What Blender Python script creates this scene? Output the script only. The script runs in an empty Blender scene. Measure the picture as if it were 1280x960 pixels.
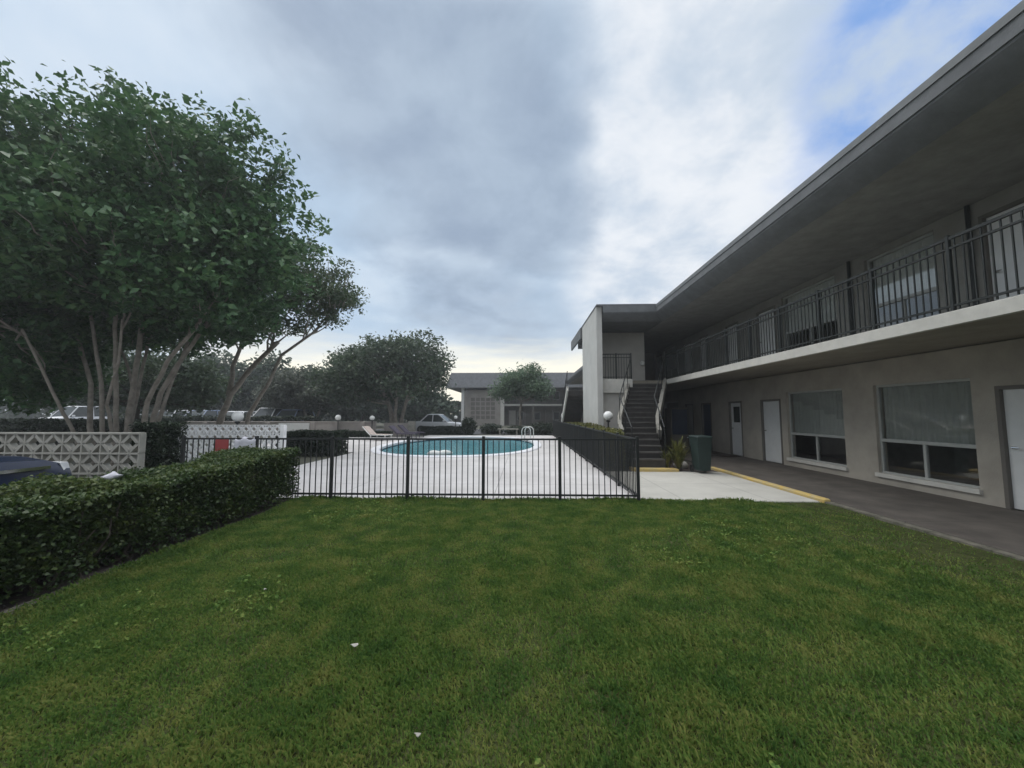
import bpy, math, random
import numpy as np
from math import radians as R, sin, cos, pi, hypot, atan2
from mathutils import Vector, Matrix

random.seed(7)
rng = np.random.default_rng(11)
S = bpy.context.scene
C = S.collection

# ------------------------------------------------------------------ helpers
class MB:
    """collects shapes in world (or local) coordinates; build() links ONE mesh object"""
    def __init__(s): s.v = []; s.f = []
    def add(s, vs, fs):
        b = len(s.v); s.v += [tuple(p) for p in vs]; s.f += [tuple(i + b for i in f) for f in fs]; return s
    def box(s, x0, x1, y0, y1, z0, z1):
        vs = [(x, y, z) for z in (z0, z1) for x, y in ((x0, y0), (x1, y0), (x1, y1), (x0, y1))]
        return s.add(vs, [(3, 2, 1, 0), (4, 5, 6, 7), (0, 1, 5, 4), (1, 2, 6, 5), (2, 3, 7, 6), (3, 0, 4, 7)])
    def bbox(s, x0, x1, y0, y1, z0, z1, b=.01):
        """box with chamfered vertical and top edges"""
        def ring(i, z): return [(x0+i+b, y0+i, z), (x1-i-b, y0+i, z), (x1-i, y0+i+b, z), (x1-i, y1-i-b, z), (x1-i-b, y1-i, z), (x0+i+b, y1-i, z), (x0+i, y1-i-b, z), (x0+i, y0+i+b, z)]
        vs = ring(0, z0) + ring(0, z1-b) + ring(b, z1)
        fs = [tuple(range(7, -1, -1)), tuple(range(16, 24))]
        for k in (0, 8):
            for i in range(8): fs.append((k+i, k+(i+1) % 8, k+8+(i+1) % 8, k+8+i))
        return s.add(vs, fs)
    def quad(s, a, b, c, d): return s.add([a, b, c, d], [(0, 1, 2, 3)])
    def hexa(s, bot, top):
        return s.add(list(bot)+list(top), [(3, 2, 1, 0), (4, 5, 6, 7), (0, 1, 5, 4), (1, 2, 6, 5), (2, 3, 7, 6), (3, 0, 4, 7)])
    def bar(s, p, q, w, h=None, up=(0, 0, 1)):
        """rectangular bar between two points"""
        h = h or w; p = Vector(p); q = Vector(q); d = (q-p).normalized(); u = Vector(up)
        if abs(d.dot(u)) > .98: u = Vector((0, 1, 0))
        a = d.cross(u).normalized()*w/2; b = a.cross(d).normalized()*h/2
        return s.hexa([p-a-b, p+a-b, p+a+b, p-a+b], [q-a-b, q+a-b, q+a+b, q-a+b])
    def tube(s, pts, rad, n=7, cap=True):
        pts = [Vector(p) for p in pts]
        if not hasattr(rad, '__len__'): rad = [rad]*len(pts)
        base = len(s.v); u = None
        for i, p in enumerate(pts):
            d = (pts[min(i+1, len(pts)-1)]-pts[max(i-1, 0)]).normalized()
            if u is None: u = d.orthogonal().normalized()
            u = (u-d*u.dot(d)).normalized(); w = d.cross(u)
            for k in range(n):
                a = 2*pi*k/n; s.v.append(tuple(p+(u*cos(a)+w*sin(a))*rad[i]))
        for i in range(len(pts)-1):
            for k in range(n):
                a = base+i*n+k; b = base+i*n+(k+1) % n; s.f.append((a, b, b+n, a+n))
        if cap:
            s.f.append(tuple(base+k for k in range(n-1, -1, -1))); e = base+(len(pts)-1)*n
            s.f.append(tuple(e+k for k in range(n)))
        return s
    def lathe(s, c, prof, n=16):
        b = len(s.v); m = len(prof)
        for r, z in prof:
            for k in range(n):
                a = 2*pi*k/n; s.v.append((c[0]+r*cos(a), c[1]+r*sin(a), c[2]+z))
        for i in range(m-1):
            for k in range(n):
                a = b+i*n+k; d = b+i*n+(k+1) % n; s.f.append((a, d, d+n, a+n))
        s.f.append(tuple(b+k for k in range(n-1, -1, -1))); s.f.append(tuple(b+(m-1)*n+k for k in range(n)))
        return s
    def prism(s, poly, axis, a0, a1):
        """polygon of 2D points extruded along x or y"""
        n = len(poly)
        f = (lambda p, a: (a, p[0], p[1])) if axis == 'x' else (lambda p, a: (p[0], a, p[1]))
        return s.add([f(p, a0) for p in poly]+[f(p, a1) for p in poly],
                     [tuple(range(n)), tuple(range(2*n-1, n-1, -1))]+[(i, n+i, n+(i+1) % n, (i+1) % n) for i in range(n)])

OFF = {}
def obj(name, mb, mat, parent=None, smooth=False, local=False):
    me = bpy.data.meshes.new(name)
    off = Vector((0, 0, 0)) if (parent is None or local) else OFF.get(parent.name, Vector((0, 0, 0)))
    if isinstance(mb, MB):
        me.from_pydata([tuple(Vector(p)-off) for p in mb.v], [], mb.f)
    else:
        v, nf = mb                                          # numpy quads: every 4 verts a leaf; or tris
        v = v-np.array(off); k = nf
        n = len(v); me.vertices.add(n); me.vertices.foreach_set('co', v.astype(np.float32).ravel())
        me.loops.add(n); me.loops.foreach_set('vertex_index', np.arange(n, dtype=np.int32))
        me.polygons.add(n//k); me.polygons.foreach_set('loop_start', np.arange(0, n, k, dtype=np.int32))
        me.update(calc_edges=True)
    if smooth is not False:
        me.polygons.foreach_set('use_smooth', [True]*len(me.polygons))
        if smooth is not True: me.set_sharp_from_angle(angle=R(smooth))
    me.materials.append(mat)
    o = bpy.data.objects.new(name, me); C.objects.link(o)
    if parent is not None: o.parent = parent; OFF[o.name] = off
    return o
def tag(o, label=None, cat=None, group=None, kind=None):
    for k, v in (('label', label), ('category', cat), ('group', group), ('kind', kind)):
        if v: o[k] = v
    return o
def thing(name, label, cat, loc=(0, 0, 0), group=None):
    o = bpy.data.objects.new(name, None); C.objects.link(o); o.location = loc; OFF[o.name] = Vector(loc)
    return tag(o, label, cat, group)
def struct(name, mb, mat, label=None, kind='structure', **k):
    return tag(obj(name, mb, mat, **k), label, kind=kind)
def copy_tree(o, loc=None, rz=None, label=None, mats=None):
    def rec(x, par):
        c = x.copy(); C.objects.link(c); c.parent = par
        for ch in x.children: rec(ch, c)
        return c
    c = rec(o, None)
    if loc is not None: c.location = loc
    if rz is not None: c.rotation_euler = (0, 0, rz)
    if label: c['label'] = label
    return c

# ------------------------------------------------------------------ materials
def mat(name, col, rough=.7, var=.15, scale=3, bump=0, bscale=40, spec=.5, metal=0, col2=None, detail=4, rot=None):
    """base colour wandering between two tints by object-space noise, plus a fine bump"""
    m = bpy.data.materials.new(name); m.use_nodes = True; nt = m.node_tree; N = nt.nodes; L = nt.links
    b = N['Principled BSDF']; b.inputs['Roughness'].default_value = rough
    b.inputs['Specular IOR Level'].default_value = spec; b.inputs['Metallic'].default_value = metal
    tc = N.new('ShaderNodeTexCoord'); no = N.new('ShaderNodeTexNoise'); no.inputs['Scale'].default_value = scale
    no.inputs['Detail'].default_value = detail; no.inputs['Roughness'].default_value = .65
    geo = N.new('ShaderNodeNewGeometry'); L.new(geo.outputs['Position'], no.inputs['Vector'])
    r = N.new('ShaderNodeValToRGB'); L.new(no.outputs['Fac'], r.inputs['Fac'])
    c2 = col2 or tuple(min(1, c*(1+var)) for c in col); c1 = col if col2 else tuple(c*(1-var) for c in col)
    r.color_ramp.elements[0].position = .32; r.color_ramp.elements[1].position = .68
    r.color_ramp.elements[0].color = (*c1, 1); r.color_ramp.elements[1].color = (*c2, 1)
    L.new(r.outputs['Color'], b.inputs['Base Color'])
    if bump:
        n2 = N.new('ShaderNodeTexNoise'); n2.inputs['Scale'].default_value = bscale; n2.inputs['Detail'].default_value = 3
        L.new(geo.outputs['Position'], n2.inputs['Vector'])
        bp = N.new('ShaderNodeBump'); bp.inputs['Strength'].default_value = bump; bp.inputs['Distance'].default_value = .02
        L.new(n2.outputs['Fac'], bp.inputs['Height']); L.new(bp.outputs['Normal'], b.inputs['Normal'])
    return m
def leafmat(name, a, b_, c, scale=6, trans=.3, rough=.45, fine=26, spec=.35):
    m = bpy.data.materials.new(name); m.use_nodes = True; nt = m.node_tree; N = nt.nodes; L = nt.links
    b = N['Principled BSDF']; b.inputs['Roughness'].default_value = rough; b.inputs['Specular IOR Level'].default_value = spec
    geo = N.new('ShaderNodeNewGeometry')
    n1 = N.new('ShaderNodeTexNoise'); n1.inputs['Scale'].default_value = scale; n1.inputs['Detail'].default_value = 2
    n2 = N.new('ShaderNodeTexNoise'); n2.inputs['Scale'].default_value = fine; n2.inputs['Detail'].default_value = 1
    L.new(geo.outputs['Position'], n1.inputs['Vector']); L.new(geo.outputs['Position'], n2.inputs['Vector'])
    mx = N.new('ShaderNodeMath'); mx.operation = 'MULTIPLY_ADD'; mx.inputs[1].default_value = .5
    L.new(n1.outputs['Fac'], mx.inputs[0])
    h = N.new('ShaderNodeMath'); h.operation = 'MULTIPLY'; h.inputs[1].default_value = .5; L.new(n2.outputs['Fac'], h.inputs[0])
    L.new(h.outputs[0], mx.inputs[2])
    r = N.new('ShaderNodeValToRGB'); L.new(mx.outputs[0], r.inputs['Fac'])
    e = r.color_ramp.elements; e[0].position = .36; e[1].position = .66; e[0].color = (*a, 1); e[1].color = (*c, 1)
    x = e.new(.5); x.color = (*b_, 1)
    L.new(r.outputs['Color'], b.inputs['Base Color'])
    t = N.new('ShaderNodeBsdfTranslucent'); L.new(r.outputs['Color'], t.inputs['Color'])
    ms = N.new('ShaderNodeMixShader'); ms.inputs[0].default_value = trans
    L.new(b.outputs[0], ms.inputs[1]); L.new(t.outputs[0], ms.inputs[2]); L.new(ms.outputs[0], N['Material Output'].inputs['Surface'])
    return m
def clear_glass():
    m = bpy.data.materials.new('window_glass'); m.use_nodes = True; nt = m.node_tree; N = nt.nodes; L = nt.links
    t = N.new('ShaderNodeBsdfTransparent'); t.inputs['Color'].default_value = (.94, .95, .945, 1); g = N.new('ShaderNodeBsdfGlossy'); g.inputs['Roughness'].default_value = .04
    lw = N.new('ShaderNodeLayerWeight'); lw.inputs['Blend'].default_value = .5
    pw = N.new('ShaderNodeMath'); pw.operation = 'POWER'; pw.inputs[1].default_value = 4; L.new(lw.outputs['Facing'], pw.inputs[0])
    fr = N.new('ShaderNodeMath'); fr.operation = 'MULTIPLY_ADD'; fr.inputs[1].default_value = .85; fr.inputs[2].default_value = .085; L.new(pw.outputs[0], fr.inputs[0]); ms = N.new('ShaderNodeMixShader')
    L.new(fr.outputs[0], ms.inputs[0]); L.new(t.outputs[0], ms.inputs[1]); L.new(g.outputs[0], ms.inputs[2]); L.new(ms.outputs[0], N['Material Output'].inputs['Surface']); return m
def glassy(name, col, rough=.08, spec=.6):
    return mat(name, col, rough=rough, var=.1, scale=2, spec=spec)

M = dict(
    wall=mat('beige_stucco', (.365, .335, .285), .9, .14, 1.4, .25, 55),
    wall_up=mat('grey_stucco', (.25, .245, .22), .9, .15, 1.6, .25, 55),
    trim=mat('pale_trim', (.56, .545, .50), .7, .1, 4, .1, 40),
    tower=mat('pale_stucco', (.50, .495, .47), .9, .08, 1.5, .25, 55),
    tower_in=mat('lightened_stucco', (.56, .54, .50), .9, .1, 1.5, .25, 55),  # tower stucco made lighter, bounce light put into the colour
    soffit=mat('brown_grey_soffit', (.28, .255, .205), .9, .15, 2.5, .15, 60),
    soffit_up=mat('grey_soffit', (.25, .25, .24), .9, .16, 3, .3, 45),
    fascia=mat('slate_fascia', (.145, .153, .16), .85, .15, 3, .3, 45),
    drip=mat('metal_drip_edge', (.15, .16, .165), .6, .15, 4),
    roof=mat('slate_roof', (.13, .135, .145), .8, .2, 3, .4, 20),
    black=mat('black_iron', (.009, .011, .011), .6, .2, 8),
    iron=mat('dark_iron', (.012, .016, .015), .6, .2, 8),
    door=mat('white_door', (.66, .67, .66), .5, .05, 3),
    dframe=mat('door_frame', (.13, .12, .105), .6, .1, 3),
    alu=mat('window_alu', (.36, .37, .35), .5, .08, 6),
    blind=glassy('blind_behind_glass', (.25, .28, .26), .12, .5),
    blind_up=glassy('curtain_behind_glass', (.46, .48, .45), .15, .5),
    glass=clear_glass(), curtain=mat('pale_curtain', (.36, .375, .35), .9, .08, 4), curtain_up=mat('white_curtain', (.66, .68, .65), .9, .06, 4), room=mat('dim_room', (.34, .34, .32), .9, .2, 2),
    pane=glassy('dark_glass', (.03, .038, .038), .06, .6),
    deck=mat('deck_paint', (.46, .44, .43), .8, .07, .55, .15, 60, col2=(.61, .59, .585), detail=8),
    patio=mat('patio_concrete', (.50, .485, .44), .85, .1, 1.1, .2, 60),
    walk=mat('dark_concrete', (.085, .074, .064), .85, .3, 1.8, .2, 50),
    kerb=mat('grey_kerb', (.26, .25, .22), .9, .2, 5, .3, 40),
    edge=mat('mossy_edging', (.07, .07, .05), .95, .3, 7, .6, 40, col2=(.20, .185, .15), detail=7),
    yellow=mat('worn_yellow_paint', (.42, .36, .22), .8, .2, 4.5, .2, 40, col2=(.58, .40, .10), detail=7),
    soil=mat('dark_mulch', (.035, .027, .026), .95, .5, 14, .8, 50, col2=(.085, .065, .058)),
    dirt=mat('ground_dirt', (.06, .062, .045), .95, .3, .35, .5, 9, col2=(.085, .085, .06)),
    asphalt=mat('asphalt', (.05, .05, .055), .85, .2, 2, .3, 60),
    coping=mat('pool_coping', (.70, .70, .73), .6, .06, 4, .1, 40),
    plaster=mat('pool_plaster', (.10, .34, .37), .6, .12, 1),
    tile=mat('pool_tile', (.03, .06, .10), .25, .3, 9),
    bark=mat('grey_bark', (.17, .15, .125), .9, .3, 5, .7, 18, col2=(.30, .27, .23)),
    bark_dark=mat('dark_bark', (.07, .06, .05), .9, .3, 5, .7, 18),
    twig=mat('twig', (.075, .058, .048), .9, .3, 9),
    block=mat('cast_block', (.36, .35, .31), .9, .14, 3, .3, 50),
    block_white=mat('white_block', (.84, .84, .84), .85, .08, 3, .2, 50),
    taupe=mat('taupe_wall', (.32, .29, .265), .9, .14, 1.5, .2, 30),
    white=mat('white_paint', (.72, .72, .70), .6, .06, 3),
    globe=mat('opal_globe', (.82, .82, .80), .35, .03, 3),
    step=mat('dark_step', (.045, .041, .038), .85, .25, 3, .2, 50),
    nosing=mat('step_nosing', (.075, .07, .065), .8, .2, 6),
    green_bin=mat('green_plastic', (.012, .028, .025), .6, .15, 4),
    bluebox=mat('dark_blue_panel', (.012, .03, .075), .4, .2, 3),
    rubber=mat('rubber', (.02, .02, .02), .85, .2, 5),
    chrome=mat('chrome', (.6, .6, .6), .2, .05, 3, metal=1),
    red=mat('red_sign', (.30, .045, .045), .6, .08, 5),
    cloth=mat('white_cloth', (.52, .52, .57), .9, .08, 6, .2, 30),
    mat_=mat('brown_coir', (.05, .038, .03), .95, .3, 20, .5, 80),
    navy=mat('navy_car_paint', (.012, .022, .055), .22, .1, 2, spec=.6),
    silver=mat('white_car_paint', (.62, .63, .65), .25, .05, 2, spec=.6),
    bluegrey=mat('bluegrey_car_paint', (.20, .25, .36), .25, .05, 2, spec=.6),
    dkcar=mat('dark_car_paint', (.035, .037, .05), .22, .1, 2, spec=.6),
    lens=mat('headlamp_lens', (.75, .76, .78), .15, .03, 3),
    beige=mat('beige_sling', (.50, .42, .37), .8, .1, 6),
    purple=mat('dark_sling', (.07, .06, .085), .8, .15, 6),
    stone=mat('pale_stone', (.40, .38, .34), .9, .2, 6, .4, 20),
    farwall=mat('far_stucco', (.30, .275, .25), .9, .12, 1.2, .2, 20),
    fardark=mat('far_shaded_wall', (.17, .155, .14), .9, .2, 1.2),  # far stucco in a darker tone, shade put into the colour
)
def joints(m, sx, sy, ox, oy, w, dark=.55):
    nt = m.node_tree; N = nt.nodes; L = nt.links; b = N['Principled BSDF']; g = N.new('ShaderNodeNewGeometry'); sp = N.new('ShaderNodeSeparateXYZ'); L.new(g.outputs['Position'], sp.inputs[0])
    outs = []
    for k, (st, o) in enumerate(((sx, ox), (sy, oy))):
        a = N.new('ShaderNodeMath'); a.operation = 'ADD'; a.inputs[1].default_value = o; L.new(sp.outputs[k], a.inputs[0])
        p = N.new('ShaderNodeMath'); p.operation = 'PINGPONG'; p.inputs[1].default_value = st/2; L.new(a.outputs[0], p.inputs[0])
        c = N.new('ShaderNodeMath'); c.operation = 'LESS_THAN'; c.inputs[1].default_value = w/2; L.new(p.outputs[0], c.inputs[0]); outs.append(c.outputs[0])
    mx = N.new('ShaderNodeMath'); mx.operation = 'MAXIMUM'; L.new(outs[0], mx.inputs[0]); L.new(outs[1], mx.inputs[1])
    src = b.inputs['Base Color'].links[0].from_socket; mi = N.new('ShaderNodeMix'); mi.data_type = 'RGBA'; mi.blend_type = 'MULTIPLY'
    L.new(mx.outputs[0], mi.inputs[0]); L.new(src, mi.inputs[6]); mi.inputs[7].default_value = (dark, dark, dark, 1); L.new(mi.outputs[2], b.inputs['Base Color'])
joints(M['deck'], 3.1, 3.1, .6, .3, .016); joints(M['patio'], 1.6, 1.84, .2, .0, .014); joints(M['walk'], 40, 1.5, 0, 0, .014, .5)
LEAF = dict(
    ficus=leafmat('ficus_leaf', (.034, .085, .036), (.062, .145, .054), (.125, .215, .08), 1.1, .28, .42, 9),
    oak=leafmat('oak_leaf', (.05, .085, .045), (.085, .13, .065), (.13, .17, .085), 1.5, .3, .5, 9),
    round=leafmat('round_tree_leaf', (.042, .068, .044), (.07, .105, .062), (.105, .145, .08), .8, .3, .5, 5),
    grey=leafmat('grey_green_leaf', (.06, .075, .055), (.085, .10, .072), (.11, .125, .09), .8, .3, .55, 5),
    pale=leafmat('pale_green_leaf', (.07, .12, .065), (.105, .17, .095), (.15, .22, .12), .9, .3, .5, 5),
    far=leafmat('far_leaf', (.038, .064, .042), (.058, .092, .056), (.085, .12, .07), .5, .3, .55, 3),
    hedge=leafmat('hedge_leaf', (.024, .05, .014), (.05, .09, .022), (.11, .14, .035), 2.6, .3, .4, 24),
    darkhedge=leafmat('dark_hedge_leaf', (.014, .026, .016), (.025, .042, .022), (.04, .06, .03), 3, .25, .45, 20),
    yellowish=leafmat('yellow_green_leaf', (.06, .075, .02), (.12, .125, .03), (.2, .18, .05), 3, .3, .45, 20),
    grass=leafmat('grass_blade', (.056, .125, .030), (.128, .212, .046), (.27, .28, .085), 3.4, .35, .7, 60, .12),
)

# ------------------------------------------------------------------ leaf clouds
def leaf_quads(c, L, W, up=.5, jit=.5):
    n = len(c)
    nrm = rng.normal(size=(n, 3)); nrm[:, 2] = np.abs(nrm[:, 2])+up; nrm /= np.linalg.norm(nrm, axis=1)[:, None]
    t = rng.normal(size=(n, 3)); t -= nrm*(t*nrm).sum(1)[:, None]; t /= np.linalg.norm(t, axis=1)[:, None]
    s = np.cross(nrm, t); k = 1+rng.uniform(-jit, jit, (n, 1))
    fold = nrm*W*.22*k
    v = np.empty((n, 4, 3)); v[:, 0] = c-t*L/2*k; v[:, 1] = c+s*W/2*k+fold; v[:, 2] = c+t*L/2*k; v[:, 3] = c-s*W/2*k+fold
    return v.reshape(-1, 3)
def blob_points(blobs, n, clump, per, shell=.55, drop=0):
    """clump centres through the outer volume of ellipsoids, leaves gathered round each"""
    vol = np.array([b[3]*b[4]*b[5] for b in blobs])**.8; pr = vol/vol.sum(); out = []
    m = max(1, n//per)
    idx = rng.choice(len(blobs), m, p=pr); B = np.array(blobs)[idx]
    d = rng.normal(size=(m, 3)); d /= np.linalg.norm(d, axis=1)[:, None]
    r = shell+(1-shell)*rng.random((m, 1))**.6; r *= 1+rng.normal(0, .05, (m, 1))
    cc = B[:, :3]+d*r*B[:, 3:6]
    cc = np.repeat(cc, per, 0); sz = np.repeat(clump*rng.uniform(.6, 1.3, (m, 1)), per, 0)
    p = cc+np.clip(rng.normal(size=cc.shape), -1.5, 1.5)*sz*np.array([1, 1, .65])
    return p
def box_points(x0, x1, y0, y1, z0, z1, n, skin=.07, faces=('top', 'x1', 'x0', 'y0', 'y1'), wob=.05, fr=2.3):
    ar = {'top': (x1-x0)*(y1-y0), 'x0': (y1-y0)*(z1-z0), 'x1': (y1-y0)*(z1-z0), 'y0': (x1-x0)*(z1-z0), 'y1': (x1-x0)*(z1-z0)}
    tot = sum(ar[f] for f in faces); out = []
    for f in faces:
        k = int(n*ar[f]/tot)
        p = rng.random((k, 3))*np.array([x1-x0, y1-y0, z1-z0])+np.array([x0, y0, z0])
        d = np.abs(rng.normal(0, skin, k))
        if f == 'top': p[:, 2] = z1-d
        elif f == 'x0': p[:, 0] = x0+d
        elif f == 'x1': p[:, 0] = x1-d
        elif f == 'y0': p[:, 1] = y0+d
        else: p[:, 1] = y1-d
        out.append(p)
    p = np.concatenate(out)
    w = np.sin(p[:, 0]*fr*1.7+p[:, 1]*fr)+np.sin(p[:, 1]*fr*2.3+p[:, 2]*fr*2.1+1.3)+np.sin(p[:, 0]*fr*3.1-p[:, 1]*fr*3.7)
    c = np.array([(x0+x1)/2, (y0+y1)/2, z0]); q = p-c; q = q/np.maximum(np.linalg.norm(q, axis=1)[:, None], .1)
    q[:, 1] *= .25
    return p+q*w[:, None]*wob/1.5+rng.normal(0, .02, p.shape)

def lobes(blobs, k=7, q=.46, seed=3):
    r = np.random.default_rng(seed); out = []
    for b in blobs:
        out.append((*b[:3], b[3]*.86, b[4]*.86, b[5]*.86))
        for i in range(k):
            z = 1-1.7*(i+.5)/k; a = 2.4*i+r.uniform(-.5, .5); h = math.sqrt(max(0, 1-z*z)); u = q*r.uniform(.75, 1.2)
            out.append((b[0]+h*cos(a)*b[3]*(1-u*.42), b[1]+h*sin(a)*b[4]*(1-u*.42), b[2]+z*b[5]*(1-u*.42), b[3]*u, b[4]*u, b[5]*u))
    return out
def limb_path(a, b, sag=.12, n=5):
    a = Vector(a); b = Vector(b); L = (b-a).length; out = []
    o1 = Vector((random.uniform(-1, 1), random.uniform(-1, 1), random.uniform(-.3, .5)))*L*sag
    o2 = Vector((random.uniform(-1, 1), random.uniform(-1, 1), random.uniform(-.5, .5)))*L*sag*.5
    for i in range(n+1):
        t = i/n; out.append(a.lerp(b, t)+o1*sin(pi*t)+o2*sin(2*pi*t))
    return out
def tree(name, label, base, stems, blobs, lm, bm, n, L, W, clump=.5, per=14, shell=.5, nl=14, lr=.05, group=None, up=.4, lob=7, tw=0):
    """stems: list of (points, r0, r1); limbs run from stem tops into the crown"""
    t = thing(name, label, 'tree', base, group)
    tops = [s[0][-1] for s in stems]
    limbs = [[] for _ in stems]
    for k in range(nl):
        b = blobs[k % len(blobs)]
        d = Vector(rng.normal(size=3)).normalized(); e = Vector(b[:3])+Vector((d.x*b[3], d.y*b[4], d.z*b[5]))*random.uniform(.3, .85)
        j = min(range(len(stems)), key=lambda i: (Vector(tops[i])-e).length)
        s = stems[j][0]; limbs[j].append((Vector(s[-1]).lerp(Vector(s[-2]), random.uniform(0, .5)), e))
    for (pts, r0, r1), li in zip(stems, limbs):
        m = MB(); k = len(pts); sm = []
        for i in range(k-1):
            a = Vector(pts[i]); b = Vector(pts[i+1])
            for q in range(3): sm.append(a.lerp(b, q/3)+Vector((random.uniform(-1, 1), random.uniform(-1, 1), 0))*r1*.35)
        sm.append(Vector(pts[-1])); rr = [r0+(r1-r0)*(i/(len(sm)-1))**.7 for i in range(len(sm))]
        rr[0] *= 1.35
        m.tube(sm, rr, 9)
        for a, e in li:
            p = limb_path(a, e); q = max(lr, r1*.55); m.tube(p, [q*(1-.75*i/5) for i in range(6)], 6)
            for _ in range(2):
                u = p[random.randint(2, 4)]; e2 = u+Vector((random.uniform(-1, 1), random.uniform(-1, 1), random.uniform(-.2, .9)))*(e-a).length*.35
                pp = limb_path(u, e2, .15, 3); m.tube(pp, [q*.45*(1-.7*i/3) for i in range(4)], 5)
        obj('trunk', m, bm, t, smooth=True)
    bl = lobes(blobs, lob) if lob else blobs
    c = blob_points(bl, n, clump, per, shell)
    if tw:
        m = MB()
        for i in range(tw):
            e = Vector(c[rng.integers(len(c))]); b = min(blobs, key=lambda b: (Vector(b[:3])-e).length); q = e.lerp(Vector(b[:3]), random.uniform(.25, .5))-Vector((0, 0, random.uniform(.1, .5)))
            m.tube(limb_path(q, e, .12, 3), [.022, .016, .011, .006], 4, False)
        obj('twigs', m, bm, t)['kind'] = 'stuff'
    obj('crown', (leaf_quads(c, L, W, up), 4), lm, t)
    return t

# ------------------------------------------------------------------ ground and paving
PC = (-3.2, 20.6); PRX, PRY = 3.75, 5.95
def pool_pt(a, k=1.0, add=0):
    e = 2/2.35; c_, s_ = cos(a), sin(a)
    x = (PRX+add)*k*math.copysign(abs(c_)**e, c_); y = (PRY+add)*k*math.copysign(abs(s_)**e, s_)
    return PC[0]+x, PC[1]+y
def ring_sheet(inner_add, rect, z, nseg=96):
    """sheet with a pool-shaped hole: inner contour to a rectangle"""
    x0, x1, y0, y1 = rect; m = MB()
    corners = [atan2(y-PC[1], x-PC[0]) for x in (x0, x1) for y in (y0, y1)]
    ang = sorted([2*pi*k/nseg-pi+.003 for k in range(nseg)]+corners)
    inn, out = [], []
    for a in ang:
        dx, dy = cos(a), sin(a)
        r = (abs(dx/(PRX+inner_add))**2.35+abs(dy/(PRY+inner_add))**2.35)**(-1/2.35)
        px, py = PC[0]+dx*r, PC[1]+dy*r
        t = min(((x1-PC[0])/dx if dx > 1e-9 else (x0-PC[0])/dx if dx < -1e-9 else 1e9), ((y1-PC[1])/dy if dy > 1e-9 else (y0-PC[1])/dy if dy < -1e-9 else 1e9))
        inn.append((px, py, z)); out.append((PC[0]+dx*t, PC[1]+dy*t, z))
    n = len(ang); m.add(inn+out, [(i, n+i, n+(i+1) % n, (i+1) % n) for i in range(n)])
    return m
struct('ground', ring_sheet(.4, (-700, 700, -300, 1100), 0), M['dirt'], 'bare dirt and rough ground around the pool court')
struct('pool_deck', ring_sheet(.02, (-7.1, 2.25, 7.42, 28.8), .03), M['deck'], 'pale painted concrete deck around the pool')
struct('side_deck', MB().box(-15, -7.105, 16.2, 27, -.05, .026), M['deck'], 'pale deck strip reaching left of the pool')
struct('patio', MB().bbox(2.255, 5.46, 7.42, 11.05, -.05, .034, .01), M['patio'], 'pale concrete patio between pool fence and walkway')
struct('driveway', MB().box(-40, -5.75, -6, 5.4, -.05, .012), M['asphalt'], 'dark asphalt parking strip left of the hedge')
struct('street', MB().box(-90, 60, 30.5, 41, -.05, .016), M['asphalt'], 'asphalt parking lot beyond the perimeter wall')
struct('planting_bed', MB().box(-5.7, -4.3, -6, 7.3, -.05, .02), M['soil'], 'dark mulch bed under the long hedge')
struct('stair_bed', MB().box(2.3, 5.46, 11.06, 30, -.05, .02), M['soil'], 'dark mulch bed beside the staircase')
struct('walkway', MB().bbox(5.62, 8.1, -8, 50, -.05, .065, .012), M['walk'], 'dark concrete walkway along the apartment doors')
struct('walkway_edge', MB().box(5.5, 5.618, -8, 7.42, -.05, .045), M['edge'], 'worn grey kerb between lawn and walkway')
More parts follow.
